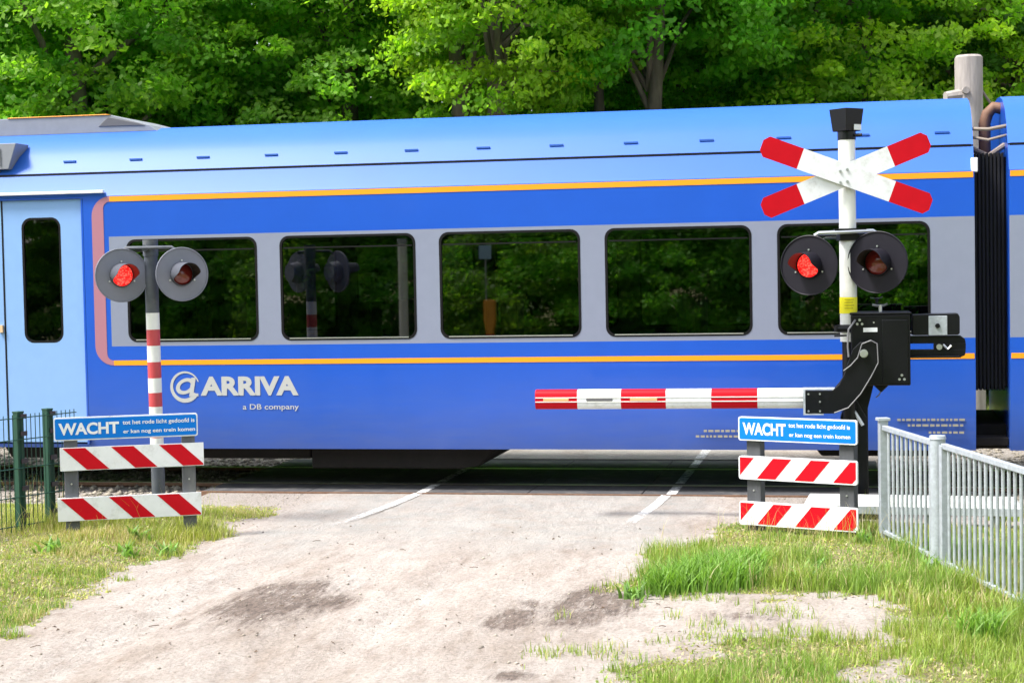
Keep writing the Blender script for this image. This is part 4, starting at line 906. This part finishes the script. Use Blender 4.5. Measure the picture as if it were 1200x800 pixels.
# posts standing behind the photographer, mirrored in the second and third window
MN = -TV
def mirrored(px, Yreal):
    d = ray(px, 330).normalized(); C0 = Vector((0, 0, HC)); t = (OT-C0).dot(TV)/d.dot(TV); P = C0+d*t; q = d-2*d.dot(TV)*TV; k = (Yreal-P.y)/q.y; return P+q*k
p = mirrored(472, -4.5)
t = thing('marker_post', 'white round post with a grey cap behind the photographer, mirrored in the second window', 'post', (p.x, p.y, 0))
mb = MB(); mb.tube((0, 0, -.2), (0, 0, 3.0), .115, n=20); mb.build('shaft', wpaint, t, smooth=True); mb = MB(); mb.tube((0, 0, 3.0), (0, 0, 3.12), .125, n=20); mb.build('cap', galv, t, smooth=True)
p = mirrored(573, -5.5)
t = thing('marker_post', 'orange-yellow marker post with red band behind the photographer, mirrored in the third window', 'post', (p.x, p.y, 0))
mb = MB(); mb.prism([(-.07, -.2), (.07, -.2), (.09, .75), (.15, 1.05), (.15, 1.55), (-.15, 1.55), (-.15, 1.05), (-.09, .75)], -.06, .06); mb.build('body', mat('orange_marker_plastic', (.85, .38, .04), .5), t, bevel=.01)
mb = MB(); mb.box(-.095, .095, -.07, .07, .52, .70); mb.build('band', red, t)
t2 = thing('small_sign', 'pale blue square sign on a thin pole, mirrored in the third train window', 'sign', (p.x-.22, p.y-.3, 0))
mb = MB(); mb.tube((0, 0, -.2), (0, 0, 2.9), .02, n=8); mb.build('pole', galv, t2); mb = MB(); mb.box(-.17, .17, .02, .035, 2.58, 2.92); mb.build('panel', mat('pale_blue_sign', (.35, .55, .75), .4), t2, bevel=.01)

# ------------------------------------------------------------------ grass, weeds, litter (countless: stuff)
def blades(name, U, V, L, W_, tint, bend=.5, seg=2, mt=grassm):
    N = len(U); X = OT.x+TU.x*U+TV.x*V; Y = OT.y+TU.y*U+TV.y*V; Z = height(U, V)-.005
    a = rng.random(N)*6.28; dx, dy = np.cos(a), np.sin(a); b = a+1.57+rng.normal(size=N)*.5; lx, ly = np.cos(b)*L*bend*rng.random(N)*1.4, np.sin(b)*L*bend*rng.random(N)*1.4
    rows = []
    for k in range(seg+1):
        t = k/seg; w_ = W_*(1-t**1.6)*.5; cx_ = X+lx*t*t; cy_ = Y+ly*t*t; cz_ = Z+L*(t-.25*bend*t*t)
        if k < seg: rows += [np.stack([cx_-dx*w_, cy_-dy*w_, cz_], -1), np.stack([cx_+dx*w_, cy_+dy*w_, cz_], -1)]
        else: rows += [np.stack([cx_, cy_, cz_], -1)]
    P = np.stack(rows, 1); nv = P.shape[1]; tri = []
    for k in range(seg-1): tri += [(2*k, 2*k+1, 2*k+3), (2*k, 2*k+3, 2*k+2)]
    tri.append((2*seg-2, 2*seg-1, 2*seg)); tri = np.array(tri)
    F = (tri[None]+nv*np.arange(N)[:, None, None]).reshape(-1, 3)
    c = np.concatenate([tint, np.ones((N, 1))], 1).repeat(len(tri), 0)
    o = npmesh(name, P.reshape(-1, 3), F, mt, attrs=[('tint', 'FACE', c)]); return o
def gcol(N, f_yellow, f_dry):
    g = np.array([.17, .29, .05]); y = np.array([.37, .39, .09]); d = np.array([.50, .42, .24]); r = rng.random((N, 1))
    c = g*(1-f_yellow[:, None])+y*f_yellow[:, None]; m_ = rng.random((N, 1)) < f_dry[:, None]; c = np.where(m_, d*(.7+.5*r), c*(.65+.7*r)); return c
def scatter(N, u0_, u1_, v0_, v1_):
    U = rng.uniform(u0_, u1_, N); V = rng.uniform(v0_, v1_, N); return U, V
parts = []
# left verge: short, yellowish, patchy
U, V = scatter(150000, -5.6, -1.7, -8.3, -1.0); g = grass_cover(U, V); den = fbm(U*2.2, V*2.2, 61); k = (g > .35+.25*rng.random(len(U))) & (rng.random(len(U)) < sm(.34, .64, den)*.85+.10); U, V, den = U[k], V[k], den[k]
hgt = (.02+.05*sm(.4, .75, den)+.05*rng.random(len(U))**2)*(1+.8*sm(-3.8, -2.8, V)*sm(-2.0, -2.5, V))*(.5+.5*sm(-1.7, -2.4, V)); yel_ = np.clip(.35+1.6*(fbm(U*.9, V*.9, 71)-.42), 0, 1); dry = .14+.5*sm(.48, .66, fbm(U*1.3, V*1.3, 81))
tag(blades('grass', U, V, hgt, .0048+.003*rng.random(len(U)), gcol(len(U), yel_, dry)), 'short yellow-green grass on the left verge', 'grass', kind='stuff')
# right verge: taller, fresher
U, V = scatter(230000, 1.4, 6.2, -8.6, -1.5); g = grass_cover(U, V); den = fbm(U*2.0, V*2.0, 91); k = (g > .35+.25*rng.random(len(U))) & (rng.random(len(U)) < sm(.38, .70, den)*.62+.05); U, V, den = U[k], V[k], den[k]
hgt = (.03+.06*sm(.4, .7, den)+.10*rng.random(len(U))**2)*(.55+.75*sm(-3.0, -3.8, V))*(1-.35*sm(-6, -6.8, V)); yel_ = np.clip(.15+1.3*(fbm(U*.8, V*.8, 171)-.42), 0, .9); dry = .05+.22*sm(.5, .7, fbm(U*1.3, V*1.3, 181))
tag(blades('grass', U, V, hgt, .0048+.003*rng.random(len(U)), gcol(len(U), yel_, dry)), 'fresh green grass on the right verge in front of the railing', 'grass', kind='stuff')
# low ground cover of tiny leaves and dead bits
U, V = scatter(150000, -5.6, 6.2, -8.6, -1.2); g = grass_cover(U, V); k = (g > .15+.5*rng.random(len(U))); U, V = U[k], V[k]
yel_ = np.clip(.4+1.6*(fbm(U*1.4, V*1.4, 271)-.42), 0, 1)
tag(blades('ground_cover', U, V, .012+.022*rng.random(len(U)), .012+.008*rng.random(len(U)), gcol(len(U), yel_, U*0+.30), bend=1.2), 'tiny leaves and dead stalks covering the verges', 'ground cover', kind='stuff')
# lush tufts
cs = [TL(G(x, y)) for x, y in ((800, 688), (822, 684), (845, 680), (872, 676), (785, 694), (860, 690), (1150, 755), (835, 695))]; UU = []; VV = []
for i, (a, b) in enumerate(cs): n = 420 if i < 6 else 200; UU.append(a+rng.normal(size=n)*.085); VV.append(b+rng.normal(size=n)*.09)
U = np.concatenate(UU); V = np.concatenate(VV); tag(blades('tall_grass', U, V, .14+.14*rng.random(len(U)), .010+.005*rng.random(len(U)), gcol(len(U), U*0+.12, U*0+.01)*np.array([.85, 1., .9]), bend=.7, seg=3), 'lush tuft of long grass at the road side of the right verge', 'grass', kind='stuff')
# tall thin stems with pale seed heads near boards and fences
spots = [(G(x, y), n, s) for x, y, n, s in ((20, 640, 60, .35), (80, 632, 40, .3), (110, 632, 45, .25), (150, 630, 40, .3), (215, 625, 45, .25), (240, 612, 40, .25), (40, 600, 60, .4), (870, 640, 30, .25), (930, 640, 45, .3), (985, 640, 60, .25), (1020, 628, 70, .2), (905, 628, 30, .3), (800, 640, 35, .3), (1060, 660, 40, .25), (1130, 700, 30, .2), (1015, 615, 50, .2), (860, 690, 60, .6), (960, 690, 80, .7), (1080, 720, 70, .5), (1000, 770, 60, .7), (100, 690, 60, .7), (200, 650, 60, .5), (30, 720, 40, .5))]
UU = []; VV = []
for p, n, s in spots: a, b = TL(p); UU.append(a+rng.normal(size=n)*s*.6); VV.append(b+rng.normal(size=n)*s*.35)
U = np.concatenate(UU); V = np.concatenate(VV); k = grass_cover(U, V) > .35; U, V = U[k], V[k]; Ls = .14+.26*rng.random(len(U))
tag(blades('seed_stems', U, V, Ls, .0042+0*Ls, gcol(len(U), U*0+.6, U*0+.6), bend=.55, seg=3), 'thin pale seeding grass stems by the boards and fences', 'grass', kind='stuff')
# beyond the railing and the far side of the track: rough sparse grass
U, V = scatter(60000, 3.6, 8.5, -6, -.7); k = fbm(U*1.5, V*1.5, 7) > .5; U, V = U[k], V[k]
U2, V2 = scatter(70000, -14, 14, 5.0, 14); k2 = (np.abs(U2) > 2.8); U = np.concatenate([U, U2[k2]]); V = np.concatenate([V, V2[k2]])
tag(blades('rough_grass', U, V, .05+.10*rng.random(len(U)), .012+0*U, gcol(len(U), U*0+.4, U*0+.2)), 'rough grass beyond the railing and the track', 'grass', kind='stuff')
# isolated sprigs on the bare right patch and weeds with broad leaves
U, V = scatter(9000, 1.5, 4.2, -7.6, -4.8); k = fbm(U*3.5, V*3.5, 205) > .62; U, V = U[k], V[k]
tag(blades('grass_sprigs', U, V, .03+.06*rng.random(len(U)), .007+0*U, gcol(len(U), U*0+.35, U*0+.15)), 'scattered grass sprigs on the bare patch', 'grass', kind='stuff')
UU = []; VV = []
for x, y in ((880, 682), (935, 690), (955, 676), (150, 655), (160, 640), (195, 650), (745, 700), (1090, 672), (1120, 690), (1010, 640), (60, 660), (1160, 742)):
    a, b = TL(G(x, y)); UU.append(a+rng.normal(size=26)*.05); VV.append(b+rng.normal(size=26)*.05)
U = np.concatenate(UU); V = np.concatenate(VV); tag(blades('broad_leaf_weeds', U, V, .08+.09*rng.random(len(U)), .026+.012*rng.random(len(U)), gcol(len(U), U*0+.15, U*0)*np.array([.8, .95, 1.2]), bend=.9, seg=3), 'broad-leaved weeds among the verge grass', 'weeds', kind='stuff')
# litter: twigs and brown leaf bits
m = MB()
for k in range(300):
    u_, v_ = random.uniform(-3.6, 4.2), random.uniform(-8.4, -2.2)
    if k % 9 == 0: a = random.uniform(0, 6.28); l = random.uniform(.03, .08); p = TW(u_, v_, float(height(np.array(u_), np.array(v_)))+.006); m.path([p, p+Vector((cos(a)*l*.5, sin(a)*l*.5, .006)), p+Vector((cos(a+.3)*l, sin(a+.3)*l, .001))], .0028, 5)
    else:
        a = random.uniform(0, 6.28); l = random.uniform(.005, .018); p = TW(u_, v_, float(height(np.array(u_), np.array(v_)))+.006); d1 = Vector((cos(a), sin(a), .15))*l; d2 = Vector((-sin(a), cos(a), .3))*l*.5; m.add([p-d1, p-d2+Vector((0, 0, .004)), p+d1, p+d2+Vector((0, 0, .008))], [(0, 1, 2, 3)])
tag(m.build('twig_litter', mat('brown_litter', (.10, .065, .04), .9)), 'fallen twigs and brown leaf bits strewn on the sand', 'litter', kind='stuff')
